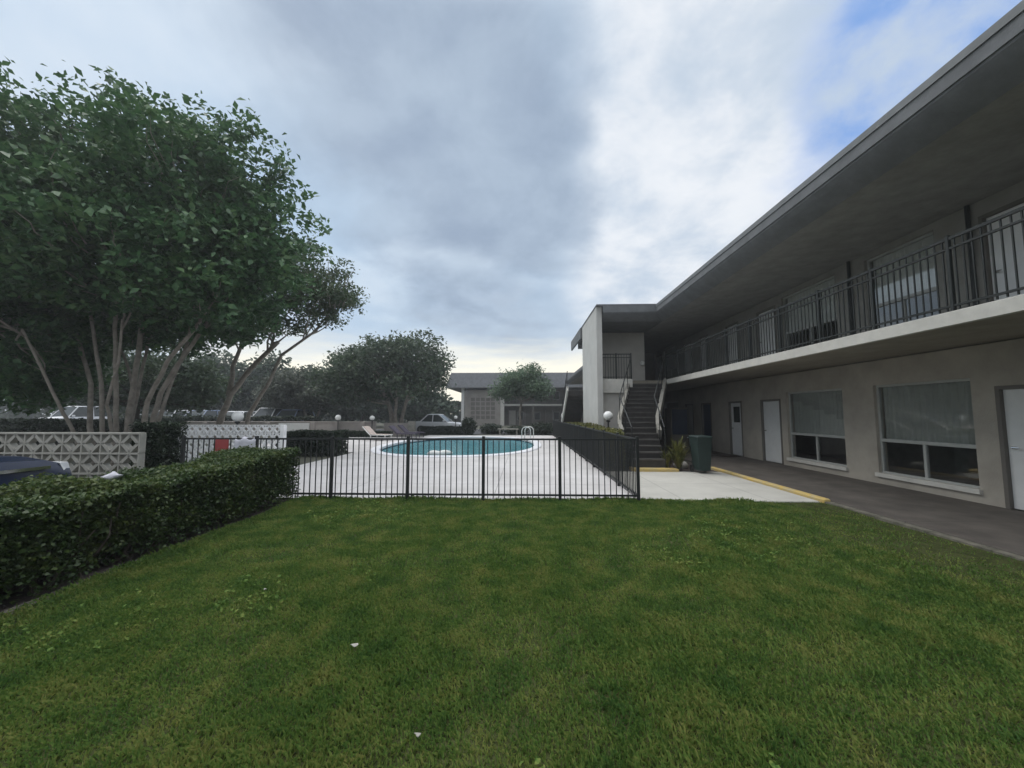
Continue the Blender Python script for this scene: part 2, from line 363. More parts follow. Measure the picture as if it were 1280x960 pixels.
# lawn base with real undulation
def lawn():
    m = MB(); nx, ny = 66, 90; x0, x1, y0, y1 = -4.22, 5.498, -6, 7.418
    for j in range(ny+1):
        for i in range(nx+1):
            x = x0+(x1-x0)*i/nx; y = y0+(y1-y0)*j/ny
            m.v.append((x, y, .012+.010*(sin(x*2.3+y*.7)+sin(y*3.1-x*1.3)*.7+sin(x*5.1+y*4.3)*.5)+.01))
    for j in range(ny):
        for i in range(nx):
            a = j*(nx+1)+i; m.f.append((a, a+1, a+nx+2, a+nx+1))
    return m
lawn_mat = mat('lawn_soil', (.035, .045, .016), .95, .3, 5, .8, 70, col2=(.08, .09, .035), detail=8, spec=.05)
struct('lawn', lawn(), lawn_mat, 'patchy green lawn in front of the pool fence', smooth=True)
def grass_blades():
    parts = []
    def patch(n, x0, x1, y0, y1, L, W, bias=1.0):
        x = rng.uniform(x0, x1, n); y = y0+(y1-y0)*rng.random(n)**bias
        # thin, dry strip beside the walkway
        keep = rng.random(n) < np.clip((5.3-x)*.62+.22*np.sin(y*2.2)+.12*np.sin(y*5.3+x*2)+.06, .10, 1)
        bare = np.sin(x*1.9+2.1*np.sin(y*.8))+np.sin(y*2.3+x*.9)+.8*np.sin(x*4.3-y*3.9)
        keep &= rng.random(n) < np.clip(1.05-.28*(bare > 1.35)-.2*(bare > 1.9), .3, 1)
        x, y = x[keep], y[keep]; n = len(x)
        a = rng.uniform(0, 2*pi, n); lean = rng.uniform(.25, 1.25, n); l = L*rng.uniform(.5, 1.25, n); l *= np.where(x > 4.2, .6, 1)
        l *= .9+.2*np.sin(x*3.1+1.7*np.sin(y*1.9))
        dx, dy = np.cos(a), np.sin(a); z0 = .012+.010*(np.sin(x*2.3+y*.7)+np.sin(y*3.1-x*1.3)*.7+np.sin(x*5.1+y*4.3)*.5)+.006
        w = W*rng.uniform(.6, 1.3, n)
        b = np.stack([x, y, z0], 1); s = np.stack([-dy, dx, np.zeros(n)], 1)*w[:, None]/2
        up = np.stack([dx*np.sin(lean)*.45, dy*np.sin(lean)*.45, np.cos(lean*.5)], 1)*l[:, None]*.55
        tip = b+up+np.stack([dx*np.sin(lean), dy*np.sin(lean), np.cos(lean)*.6], 1)*l[:, None]*.5
        v = np.empty((n, 4, 3)); v[:, 0] = b-s*.8; v[:, 1] = b+s*.8; v[:, 2] = tip+s*.15; v[:, 3] = b+up-s*1.1
        parts.append(v.reshape(-1, 3))
    patch(240000, -4.1, 5.5, .9, 4.2, .062, .0085)
    patch(150000, -4.1, 5.5, 4.2, 7.43, .060, .011)
    n = 16000; x = rng.uniform(-4.1, 5.2, n); y = .9+6.4*rng.random(n)**1.2
    wd = np.sin(x*1.3+2*np.sin(y*.7+1))+np.sin(y*1.9-x*.8)+.6*np.sin(x*5.3+y*4.1)
    k = wd > 1.15; c = np.stack([x[k], y[k], .045+.03*rng.random(k.sum())], 1); parts.append(leaf_quads(c, .034, .024, 1.2))
    patch(26000, -4.1, 5.5, -3, .9, .062, .011)
    patch(9000, -4.24, -3.98, .9, 7.4, .085, .009)
    patch(5000, -4.15, 5.5, 7.32, 7.46, .085, .010)
    return np.concatenate(parts)
tag(obj('grass', (grass_blades(), 4), LEAF['grass']), 'short coarse grass covering the lawn', kind='stuff')
# litter on the lawn
def litter(x, y, s, label, rz):
    m = MB(); pts = []
    for k in range(9):
        a = 2*pi*k/9; r = s*(1+.25*sin(3*a)+.2*cos(2*a+rz)); pts.append((x+r*cos(a)*1.7, y+r*sin(a), .066+.4*s*sin(2*a+rz)))
    b = pts+[(p[0], p[1], p[2]-.004) for p in pts]+[(x, y, .07+.3*s), (x, y, .066+.3*s)]
    m.add(b, [(k, (k+1) % 9, 18) for k in range(9)]+[((k+1) % 9+9, k+9, 19) for k in range(9)]+[((k+1) % 9, k, k+9, (k+1) % 9+9) for k in range(9)])
    tag(obj('dead_leaf', m, M['stone']), label, 'leaf')
litter(-1.17, 2.74, .014, 'pale dry leaf lying on the lawn left of centre', .4)
litter(-.53, 2.02, .009, 'tiny white petal on the grass nearest the viewer', 1.4)
litter(-2.35, 3.55, .009, 'small white petal on the grass towards the long hedge', 2.8)

# bed edging: irregular stones along the hedge foot
t = thing('bed_edging', 'irregular grey concrete edging between lawn and hedge bed', 'edging', (-4.25, 3, 0))
m = MB(); y = -4.0
while y < 7.25:
    l = random.uniform(.35, .7); o = random.uniform(-.025, .025); h = random.uniform(.005, .04)
    m.bbox(-4.31+o, -4.20+o+random.uniform(-.01, .02), y, y+l-.012, -.03, h, .016); y += l
obj('edging_stones', m, M['edge'], t)

# ------------------------------------------------------------------ pool
t = thing('swimming_pool', 'freeform oval swimming pool with pale coping and turquoise water', 'pool', (PC[0], PC[1], 0))
NP = 96; A = [2*pi*k/NP for k in range(NP)]
def ringstrip(rings):
    m = MB(); n = NP
    for r in rings: m.v += r
    for j in range(len(rings)-1):
        for i in range(n): m.f.append((j*n+i, j*n+(i+1) % n, (j+1)*n+(i+1) % n, (j+1)*n+i))
    return m
P_ = lambda add, z: [(*pool_pt(a, 1, add), z) for a in A]
obj('coping', ringstrip([P_(-.03, -.03), P_(-.03, .05), P_(0, .075), P_(.33, .075), P_(.36, .05), P_(.36, -.02)]), M['coping'], t, smooth=35)
obj('tile_band', ringstrip([P_(-.031, -.034), P_(-.031, -.30)]), M['tile'], t)
m = ringstrip([P_(-.031, -.302), P_(-.1, -1.1), P_(-.7, -1.4)]); m.f.append(tuple(2*NP+i for i in range(NP))); obj('basin', m, M['plaster'], t)
wm = bpy.data.materials.new('pool_water'); wm.use_nodes = True; nt = wm.node_tree; b = nt.nodes['Principled BSDF']
b.inputs['Base Color'].default_value = (.55, .92, .95, 1); b.inputs['Roughness'].default_value = .03; b.inputs['IOR'].default_value = 1.33; b.inputs['Transmission Weight'].default_value = 1
no = nt.nodes.new('ShaderNodeTexNoise'); no.inputs['Scale'].default_value = 2.6; no.inputs['Detail'].default_value = 3
g = nt.nodes.new('ShaderNodeNewGeometry'); nt.links.new(g.outputs['Position'], no.inputs['Vector'])
bp = nt.nodes.new('ShaderNodeBump'); bp.inputs['Strength'].default_value = .5; bp.inputs['Distance'].default_value = .06
nt.links.new(no.outputs['Fac'], bp.inputs['Height']); nt.links.new(bp.outputs['Normal'], b.inputs['Normal'])
# water body tints what lies under it: mix of clear water and turquoise scatter
df = nt.nodes.new('ShaderNodeBsdfDiffuse'); df.inputs['Color'].default_value = (.085, .25, .29, 1)
ms = nt.nodes.new('ShaderNodeMixShader'); ms.inputs[0].default_value = .42
nt.links.new(b.outputs[0], ms.inputs[1]); nt.links.new(df.outputs[0], ms.inputs[2]); nt.links.new(ms.outputs[0], nt.nodes['Material Output'].inputs['Surface'])
m = MB(); m.v = P_(-.036, -.09); m.f = [tuple(range(NP))]; struct('water', m, wm, 'turquoise water filling the pool')
def ladder(loc, rz, label):
    t = thing('pool_ladder', label, 'pool ladder', loc)
    for s in (-.22, .22):
        pts = [(s, -.55, .02), (s, -.55, .62)]+[(s, -.55+.28*(1-cos(a)), .62+.2*sin(a)) for a in np.linspace(.3, pi-.3, 7)]+[(s, .02, .6), (s, .05, -.7)]
        obj('handrail', MB().tube([Vector(p)+Vector(loc) for p in pts], .026, 8), M['white'], t, smooth=True)
    for z in (-.3, -.6): obj('rung', MB().bar(Vector((-.22, .05, z))+Vector(loc), Vector((.22, .05, z))+Vector(loc), .09, .03), M['white'], t)
    t.rotation_euler = (0, 0, rz)
ladder((-.02, 23.6, .03), R(65), 'white tube pool ladder at the far right rim of the pool')
# white float on the water
m = MB(); fl = [(-4.0+.95*k/8, 16.0+.42*k/8+.05*sin(k), -.02+.012*sin(k*1.3)) for k in range(9)]
m.tube(fl, [.05, .12, .14, .13, .12, .14, .13, .10, .04], 8)
tag(obj('pool_float', m, M['white'], smooth=True), 'white float drifting by the near rim of the pool', 'pool float')

# ------------------------------------------------------------------ pool fence
FY = 7.35; PX = [-6.62, -5.17, -3.68, -2.21, -.77, .67, 2.12]
def fence_panel(p, q, n):
    m = MB(); p = Vector(p); q = Vector(q); d = (q-p).normalized()
    for z in (1.165, .13): m.bar(p+Vector((0, 0, z)), q+Vector((0, 0, z)), .03, .034)
    for k in range(n):
        c = p.lerp(q, (k+.5)/n); m.bar(c+d*0+Vector((0, 0, .06)), c+Vector((0, 0, 1.147)), .0155, .0155, (d.x, d.y, 0))
    return m
t = thing('pool_fence', 'black metal picket fence across the front of the pool deck', 'fence', (-2.2, FY, 0))
for x in PX:
    obj('post', MB().bbox(x-.028, x+.028, FY-.028, FY+.028, -.03, 1.22, .006), M['black'], t)
for a, b in zip(PX[:-1], PX[1:]): obj('picket_panel', fence_panel((a+.028, FY, 0), (b-.028, FY, 0), 13), M['black'], t)
t = thing('pool_fence', 'black metal picket fence running back along the right edge of the pool deck', 'fence', (2.12, 17, 0))
y = FY+.03
while y < 28:
    obj('post', MB().bbox(2.094, 2.146, y+1.45, y+1.506, -.03, 1.22, .006), M['black'], t)
    obj('picket_panel', fence_panel((2.12, y, 0), (2.12, y+1.45, 0), 14), M['black'], t); y += 1.506
t = thing('warning_sign', 'small red sign with white lower edge on the pool fence', 'sign', (-5.83, FY-.03, 1))
obj('panel', MB().box(-5.96, -5.70, FY-.034, FY-.024, .93, 1.15), M['red'], t)
obj('lower_strip', MB().box(-5.96, -5.70, FY-.034, FY-.024, .88, .927), M['white'], t)
# towel over rail
m = MB(); prof = []
for k in range(13):
    u = k/12; z = 1.19-abs(u-.5)*.62; y = FY-.03+.06*(u > .5) if abs(u-.5) > .05 else FY
    prof.append((y, z))
NX = 14
for i in range(NX+1):
    x = -5.58+.42*i/NX
    for y, z in prof: m.v.append((x, y+.018*sin(i*1.1+z*4)*(1.2-z)*3, z-.02*sin(i*.8)))
for i in range(NX):
    for k in range(12):
        a = i*13+k; m.f.append((a, a+1, a+14, a+13))
tag(obj('towel', m, M['cloth'], smooth=True), 'white cloth draped over the pool fence rail beside the red sign', 'towel')

# ------------------------------------------------------------------ long hedge and clipped shrubs
def hedge(name, label, box, n, L, W, lm, skin=.07, wob=.06, stems=0, core=True, cat='hedge', thin=None, group=None):
    x0, x1, y0, y1, z0, z1 = box
    t = thing(name, label, cat, ((x0+x1)/2, (y0+y1)/2, 0), group)
    p = box_points(*box, n, skin, wob=wob)
    if thin is not None:
        k = rng.random(len(p)) < np.clip(thin+(1-thin)*(p[:, 2]-z0)/(z1-z0)*1.6, 0, 1); p = p[k]
    if y1-y0 > 6 and name == 'hedge' and x0 < -5 and y1 < 8:
        q = np.clip((p[:, 1]-5.2)/1.8, 0, 1); p[:, 2] *= 1+.15*q*q*(3-2*q)
    inner = np.stack([rng.uniform(x0+.08, x1-.08, n//5), rng.uniform(y0+.08, y1-.08, n//5), rng.uniform(z0+.15*(z1-z0), z1-.08, n//5)], 1)
    v = np.concatenate([leaf_quads(p, L, W), leaf_quads(inner, L*2.2, W*2.4)])
    obj('foliage', (v, 4), lm, t)
    if stems:
        m = MB()
        for _ in range(stems):
            x = random.uniform(x0+.12, x1-.12); y = random.uniform(y0+.1, y1-.1)
            a = (x, y, -.02); b = (x+random.uniform(-.25, .25), y+random.uniform(-.3, .3), z1*random.uniform(.55, .9))
            m.tube(limb_path(a, b, .12, 4), [.016, .014, .012, .009, .005], 5)
        obj('woody_stems', m, M['twig'], t)['kind'] = 'stuff'
    return t
hedge('hedge', 'long clipped green hedge bordering the left side of the lawn', (-5.35, -4.27, .4, 7.27, .06, .86), 105000, .043, .026, LEAF['hedge'], .07, .075, 260, thin=.35)
hedge('clipped_shrub', 'tall narrow dark clipped shrub at the end of the diamond block wall', (-7.75, -7.1, 7.4, 7.95, .05, 1.45), 9000, .05, .03, LEAF['darkhedge'], .04, .03, 8, cat='shrub')
hedge('hedge', 'square dark clipped hedge left of the pool behind the fence', (-9.6, -7.3, 14.7, 15.8, .02, .93), 14000, .07, .04, LEAF['darkhedge'], .05, .04, 10)
hedge('hedge', 'low dark hedge strip in front of the perimeter wall', (-13.6, -9.2, 26.2, 26.8, .03, .42), 4500, .10, .06, LEAF['darkhedge'], .05, .04, 6)
hedge('hedge', 'yellow green shrub row below the pale fin wall of the stair tower', (2.35, 2.92, 11.3, 22, .05, 1.14), 26000, .075, .042, LEAF['yellowish'], .07, .10, 20)
hedge('hedge', 'dark leafy hedge beside the staircase behind the yellow green shrubs', (2.96, 3.2, 11.6, 15.2, .05, .85), 7000, .08, .045, LEAF['darkhedge'], .06, .05, 8)
hedge('hedge', 'long dark hedge under the big multi-stemmed tree', (-33, -18.2, 19.2, 20.4, .03, 1.3), 15000, .13, .08, LEAF['darkhedge'], .07, .08, 16)
hedge('hedge', 'dark hedge behind the taupe wall screening the parked cars', (-31, -15.5, 28.3, 29.2, .03, 1.42), 16000, .12, .07, LEAF['darkhedge'], .09, .12, 12)
for i, (x, y, h, w, lb) in enumerate([(-2.6, 31.5, .75, .9, 'dark rounded bush at the foot of the far block, leftmost of its row'), (-.6, 31, .55, .9, 'low dark bush between far block bushes and the pale bench'),
                                  (1.4, 30.5, .85, 1.0, 'dark bush below the balcony of the far building'), (3.0, 29.5, .95, .8, 'dark bush at the far end of the side fence'), (-4.35, 30.2, 1.25, .55, 'dark upright bush beside the silver car')]):
    tt = thing('bush', lb, 'bush', (x, y, 0), 'bushes behind the pool')
    c = blob_points([(x, y, h*.5, w, .7, h*.55)], 2600, .12, 8, .5); obj('foliage', (leaf_quads(c, .14, .08), 4), LEAF['darkhedge'], tt)
    mm = MB()
    for _ in range(5): mm.tube([(x, y, -.02), (x+random.uniform(-.4, .4), y+random.uniform(-.3, .3), h*.8)], [.03, .01], 5)
    obj('woody_stems', mm, M['twig'], tt)['kind'] = 'stuff'
# pale scrap on the hedge
m = MB(); n = 10
for j in range(5):
    for k in range(n):
        a = 2*pi*k/n; r = (.03, .08, .095, .06, .015)[j]*(1+.25*sin(3*a+j)); m.v.append((-5.02+r*cos(a)*1.1, 4.62+r*sin(a)*.9, .85+.02*j+.02*sin(2*a+j)))
for j in range(4):
    for k in range(n): m.f.append((j*n+k, j*n+(k+1) % n, (j+1)*n+(k+1) % n, (j+1)*n+k))
m.f.append(tuple(range(n-1, -1, -1))); m.f.append(tuple(4*n+k for k in range(n)))
tag(obj('plastic_bag', m, M['cloth'], smooth=True), 'crumpled white bag lying on top of the long hedge', 'bag')

# ------------------------------------------------------------------ decorative block walls
def block_wall(x0, x1, y, rows, s, z0, dep, bar, mt):
    """pierced blocks: each square frame holds a diamond"""
    m = MB(); n = int(round((x1-x0)/s))
    for r in range(rows):
        for i in range(n):
            x = x1-(i+1)*s; z = z0+r*s; cx, cz, h = x+s/2, z+s/2, s/2
            e = bar*.5
            for p, q in (((cx-h+e, cz), (cx, cz+h-e)), ((cx, cz+h-e), (cx+h-e, cz)), ((cx+h-e, cz), (cx, cz-h+e)), ((cx, cz-h+e), (cx-h+e, cz))):
                m.bar((p[0], y, p[1]), (q[0], y, q[1]), dep*.9, bar, (0, 1, 0)) if False else m.hexa(*diag(p, q, y, bar, dep*.86))
    for r in range(rows+1): m.box(x0, x1, y-dep/2, y+dep/2, z0+r*s-bar*.3, z0+r*s+bar*.3)
    for i in range(n+1):
        for r in range(rows): m.box(x1-i*s-bar*.22, x1-i*s+bar*.22, y-dep*.46, y+dep*.46, z0+r*s+bar*.3, z0+(r+1)*s-bar*.3)
    return m
def diag(p, q, y, w, d):
    a = Vector((p[0], 0, p[1])); b = Vector((q[0], 0, q[1])); n = Vector((-(b-a).z, 0, (b-a).x)).normalized()*w/2; Yv = Vector((0, 1, 0))*d/2; o = Vector((0, y, 0))
    return [a-n-Yv+o, b-n-Yv+o, b+n-Yv+o, a+n-Yv+o], [a-n+Yv+o, b-n+Yv+o, b+n+Yv+o, a+n+Yv+o]
t = thing('screen_wall', 'grey pierced block wall of large diamonds behind the navy car', 'wall', (-9, 5.9, 0))
obj('pierced_blocks', block_wall(-14.7, -5.98, 5.9, 4, .31, .10, .11, .045, M['block']), M['block'], t)
obj('footing', MB().box(-14.7, -5.98, 5.82, 5.98, -.05, .085), M['block'], t)
t = thing('screen_wall', 'white pierced block wall of small diamonds behind the pool fence', 'wall', (-9, 11.5, 0))
obj('pierced_blocks', block_wall(-10.71, -7.35, 11.5, 5, .24, .10, .07, .034, M['block_white']), M['block_white'], t)
obj('footing', MB().box(-10.75, -7.35, 11.44, 11.56, -.05, .11), M['block_white'], t)
for x in (-10.82, -7.28): obj('pier', MB().bbox(x-.065, x+.065, 11.43, 11.57, -.05, 1.31, .01) if x != -8.1 else MB().bbox(x-.04, x+.04, 11.38, 11.44, -.05, 1.38, .01), M['block_white'] if x != -8.1 else M['black'], t)
t = thing('perimeter_wall', 'long low taupe wall with piers along the parking lot', 'wall', (-20, 27.3, 0))
obj('wall', MB().box(-60, -10.6, 27.25, 27.42, -.05, 1.02), M['taupe'], t)
obj('cap', MB().bbox(-60, -10.55, 27.2, 27.47, 1.022, 1.09, .015), M['taupe'], t)
for x in (-30, -26.5, -23, -18.4, -15.1, -13.3, -11.5): obj('pier', MB().bbox(x-.16, x+.16, 27.12, 27.248, -.05, 1.01, .02), M['taupe'], t)
obj('pale_stretch', MB().box(-17.6, -15.35, 27.2, 27.248, .18, .98), M['white'], t)  # stretch of the wall face in a lighter tone
t = thing('garden_wall', 'short brown wall with pale pier left of the silver car', 'wall', (-9.5, 28.8, 0))
obj('wall', MB().box(-10.5, -8.7, 28.7, 28.85, -.05, .95), M['taupe'], t); obj('pier', MB().bbox(-8.69, -8.15, 28.62, 28.92, -.05, 1.08, .02), M['kerb'], t)

# ------------------------------------------------------------------ globe lamps
def globe_lamp(x, y, zc, r, label, first=[None]):
    loc = (x, y, 0)
    t = thing('globe_lamp', label, 'lamp', loc, 'globe lamps around the pool court')
    obj('pole', MB().tube([(x, y, -.02), (x, y, zc-r-.03)], .03, 10), M['black'], t, smooth=40)
    obj('collar', MB().lathe((x, y, zc-r-.06), [(.035, 0), (.075, .015), (.075, .05), (.05, .075)], 14), M['black'], t, smooth=40)
    pr = [(r*sin(a), -r*cos(a)) for a in np.linspace(.3, pi-.02, 13)]
    obj('globe', MB().lathe((x, y, zc), pr, 20), M['globe'], t, smooth=True)
globe_lamp(-9.1, 12.0, 1.56, .165, 'white globe lamp on a black pole behind the white block wall')
globe_lamp(-13.2, 27.05, 1.37, .20, 'white globe lamp at the middle pier of the taupe wall')
globe_lamp(-10.75, 27.05, 1.34, .17, 'white globe lamp at the end of the taupe wall')
globe_lamp(2.5, 24.6, 1.51, .18, 'white globe lamp among the shrubs before the far building')
globe_lamp(3.05, 14.1, 1.57, .17, 'white globe lamp in front of the pale fin wall of the stair tower')
globe_lamp(-5.4, 30.4, 1.35, .14, 'small white globe lamp beside the silver car')

# ------------------------------------------------------------------ apartment building on the right
B = thing('apartment_building', 'two storey beige motel-like block with a balcony and deep dark eaves', 'building', (8.1, 10, 0))
WX = 8.1; W1 = 8.32
Y0, Y1 = -8, 50
wins = [(9.17, 7.22, False), (12.15, 10.05, False), (4.4, 2.4, True), (22.5, 20.5, True), (26, 24, True), (33, 31, True), (37, 35, True)]
doors = [(6.86, 5.86), (13.45, 12.42), (15.5, 14.6), (17.85, 16.95), (1.9, .95), (19.6, 18.7), (23.6, 22.7)]
def wall_floor(z0, z1, zw0, zw1, zd, nar=0):
    """wall between the openings, with header and spandrel pieces butted to it"""
    ops = sorted([(b+(nar if k == 0 else 0), a, zw0, zw1) for k, (a, b, _) in enumerate(wins)]+[(b, a, z0, zd) for a, b in doors])
    m = MB(); y = Y0
    for a, b, lo, hi in ops:
        if a > y: m.box(WX, W1, y, a, z0, z1)
        if lo > z0+.01: m.box(WX, W1, a, b, z0, lo)
        m.box(WX, W1, a, b, hi, z1); y = b
    m.box(WX, W1, y, Y1, z0, z1); return m
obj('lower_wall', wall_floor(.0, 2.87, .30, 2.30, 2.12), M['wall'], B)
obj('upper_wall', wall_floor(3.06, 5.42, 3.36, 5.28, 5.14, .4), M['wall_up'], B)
def window(a, b, z0, z1, zm, blind):
    f = MB(); x = WX+.07; w = .05
    f.box(x, x+.06, b, b+w, z0, z1); f.box(x, x+.06, a-w, a, z0, z1); f.box(x, x+.06, b+w, a-w, z0, z0+w); f.box(x, x+.06, b+w, a-w, z1-w, z1)
    f.box(x-.012, x+.055, b+w, a-w, zm-.035, zm+.035); f.box(x, x+.055, (a+b)/2-.028, (a+b)/2+.028, z0+w, zm-.035)
    o = obj('window', f, M['alu'], B)
    obj('pane', MB().box(x+.02, x+.026, b+w, a-w, zm+.035, z1-w), M['glass'], o)
    obj('pane', MB().box(x+.022, x+.028, b+w, (a+b)/2-.028, z0+w, zm-.035), M['glass'], o)
    obj('pane', MB().box(x+.030, x+.036, (a+b)/2+.028, a-w, z0+w, zm-.035), M['glass'], o)
    cm = MB(); nc = 90
    for k in range(nc+1):
        u = b+.02+(a-b-.04)*k/nc; d = x+.11+.022*sin(k*1.13+.6*sin(k*.21))+.008*sin(k*.37)
        cm.v += [(d, u, zm-.03-.015*sin(k*.3)), (d, u, z1-.01)]
    cm.f = [(2*k, 2*k+2, 2*k+3, 2*k+1) for k in range(nc)]
    obj('curtain', cm, blind, o, smooth=True)
    obj('sill', MB().box(WX-.06, x-.002, b-.04, a+.04, z0-.075, z0+.012), M['trim'], o)
    return o
def door(a, b, z0, z1, lite=False, mm=None):
    x = WX+.05
    fr = MB(); w = .06
    fr.box(WX-.015, WX+.12, b, b+w, z0, z1); fr.box(WX-.015, WX+.12, a-w, a, z0, z1); fr.box(WX-.015, WX+.12, b+w, a-w, z1-w, z1)
    d = obj('door', MB().box(x, x+.045, b+w+.004, a-w-.004, z0+.012, z1-w-.004), mm or M['door'], B)
    obj('frame', fr, M['dframe'], d)
    hy = a-w-.09
    obj('handle', MB().tube([(x, hy, z0+1.02), (x-.055, hy, z0+1.02), (x-.055, hy-.1, z0+1.02)], .012, 7).lathe((x-.005, hy, z0+1.0), [(.03, 0), (.03, .04)], 10), M['chrome'], d)
    if lite: obj('lite', MB().box(x-.006, x-.001, b+.24, a-.24, z0+1.25, z0+1.85), M['pane'], d)
    if lite is None:
        for zz in (z0+.25, z0+1.15): obj('moulding', MB().box(x-.008, x-.001, b+.2, a-.2, zz, zz+.72), M['door'], d)
for i, (a, b, far) in enumerate(wins):
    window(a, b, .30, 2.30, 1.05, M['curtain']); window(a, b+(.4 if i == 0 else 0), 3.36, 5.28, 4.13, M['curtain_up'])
for i, (a, b) in enumerate(doors):
    dk = i == 3
    door(a, b, .066, 2.12, True if i == 2 else False, M['bluebox'] if dk else None)
    door(a, b, 3.062, 5.14, False)
# balcony
SX = 5.9
obj('balcony_slab', MB().box(SX+.10, WX, Y0, 16.45, 2.89, 3.055).box(SX+.10, WX, 16.45, Y1, 2.88, 3.055), M['soffit'], B)
obj('slab_edge', MB().bbox(SX, SX+.098, Y0, 16.45, 2.87, 3.06, .008), M['trim'], B)
def rail_panel(p, q, n, z0):
    m = MB(); p = Vector(p); q = Vector(q); d = (q-p).normalized()
    for z, h in ((1.03, .04), (.89, .028), (.08, .028)): m.bar(p+Vector((0, 0, z0+z)), q+Vector((0, 0, z0+z)), .036, h)
    for k in range(n):
        c = p.lerp(q, (k+.5)/n); m.bar(c+Vector((0, 0, z0+.02)), c+Vector((0, 0, z0+1.01)), .016, .016, (d.x, d.y, 0))
    return m
yy = [5.42-1.195*k for k in range(10, 0, -1)]+[5.42+1.195*k for k in range(10)]
rl = MB()
RX = SX+.05
for k, (a, b) in enumerate(zip(yy[:-1], yy[1:])):
    r = obj('railing', rail_panel((RX, a+.024, 0), (RX, b-.024, 0), 11, 3.06), M['iron'], B)
    obj('post', MB().bbox(RX-.024, RX+.024, b-.022, b+.022, 3.061, 4.14, .005), M['iron'], r)
# eaves and roof
prof = [(8.3, 5.424), (5.84, 5.424), (5.70, 5.43), (5.44, 5.56), (5.33, 5.68), (5.325, 5.71), (5.30, 5.712), (5.30, 5.97), (5.42, 6.0)]
def sweep(prof, y0, y1, cut=0):
    m = MB(); n = len(prof)
    ys = [y0+(y1-y0)*k/12 for k in range(13)]
    for y in ys: m.v += [(x, y, z) for x, z in prof]
    for j in range(12):
        for i in range(n-1): m.f.append((j*n+i, j*n+i+1, (j+1)*n+i+1, (j+1)*n+i))
    return m
obj('soffit', sweep(prof[:3], Y0, Y1), M['soffit_up'], B, smooth=True)
obj('fascia', sweep(prof[2:], Y0, Y1), M['fascia'], B, smooth=24)
obj('drip_edge', MB().box(5.28, 5.298, Y0, 15.30, 5.90, 6.01), M['drip'], B)
obj('roof', MB().prism([(5.424, 6.001), (16.3, 6.6), (16.3, 5.43), (8.33, 5.43)][::-1], 'y', Y0, Y1), M['roof'], B)
obj('room_partition', MB().box(11.2, 11.4, Y0+.3, Y1-.3, .0, 5.42), M['room'], B)
obj('room_floor', MB().box(8.33, 11.19, Y0+.3, Y1-.3, 3.0, 3.06).box(8.33, 11.19, Y0+.3, Y1-.3, 0.01, .07), M['room'], B)
obj('back_wall', MB().box(16, 16.25, Y0, Y1, 0, 5.425), M['wall'], B)
obj('end_wall', MB().box(8.33, 15.99, Y0, Y0+.2, 0, 5.425).box(8.33, 15.99, Y1-.2, Y1, 0, 5.425), M['wall'], B)
# dark pipes
for y in (9.55, 6.98): obj('downpipe', MB().tube([(WX-.05, y, 3.07), (WX-.05, y, 5.41)], .035, 8), M['iron'], B, smooth=40)
# stair tower: fin wall, recessed wall, flat roof with coved fascia
obj('fin_wall', MB().box(2.95, 3.17, 15.5, 19.3, -.02, 5.99), M['tower'], B)
obj('tower_wall', MB().box(3.172, 4.42, 16.0, 16.15, -.02, 2.498).box(3.172, 5.6, 17.9, 18.1, 3.06, 5.42).box(3.172, 5.6, 17.9, 18.1, -.02, 2.86).box(5.4, 5.6, 18.102, 24.19, -.02, 5.42), M['tower_in'], B)  # last box added to close off the breezeway and keep it dark
tp = [(17.0, 5.426), (15.88, 5.426), (15.74, 5.43), (15.48, 5.56), (15.37, 5.68), (15.365, 5.71), (15.33, 5.712), (15.33, 5.985)]
n = len(tp); m = MB(); m.v = [(x, y, z) for x in (3.175, 5.6) for y, z in tp]
m.f = [(i+1, i, n+i, n+i+1) for i in range(n-1)]
obj('tower_fascia', m, M['fascia'], B, smooth=24)
obj('tower_roof', MB().box(2.93, 5.6, 15.335, 22.5, 5.992, 6.05).box(3.175, 5.5, 17.0, 22.5, 5.43, 5.985), M['roof'], B)
obj('roof_edge', MB().box(2.86, 2.94, 19.32, 23.2, 5.45, 5.985), M['fascia'], B)
# upper landing with pale edge and its railing
obj('landing', MB().box(3.172, SX+.098, 16.47, 17.898, 2.87, 3.055).box(3.172, 4.42, 15.95, 16.468, 2.87, 3.055), M['soffit'], B)
obj('landing_edge', MB().box(3.175, 4.44, 15.83, 15.948, 2.50, 3.065), M['trim'], B)
r = obj('railing', rail_panel((3.2, 15.89, 0), (4.40, 15.89, 0), 11, 3.066), M['iron'], B)
for x in (3.21, 3.8, 4.41): obj('post', MB().bbox(x-.026, x+.026, 15.86, 15.92, 3.066, 4.14, .005), M['iron'], r)
obj('bright_gap_blob', MB().lathe((5.45, 17.78, 3.85), [(.03, 0), (.09, .03), (.1, .16), (.04, .22)], 12), M['globe'], B, smooth=40)  # white shape standing in for light through a gap; no lamp there
# end wall added and coloured dark so the breezeway beyond the landing stays dark
obj('breezeway_shade_wall', MB().box(5.602, WX, 24, 24.2, .07, 2.86).box(5.602, WX, 24, 24.2, 3.06, 5.42), M['fardark'], B)

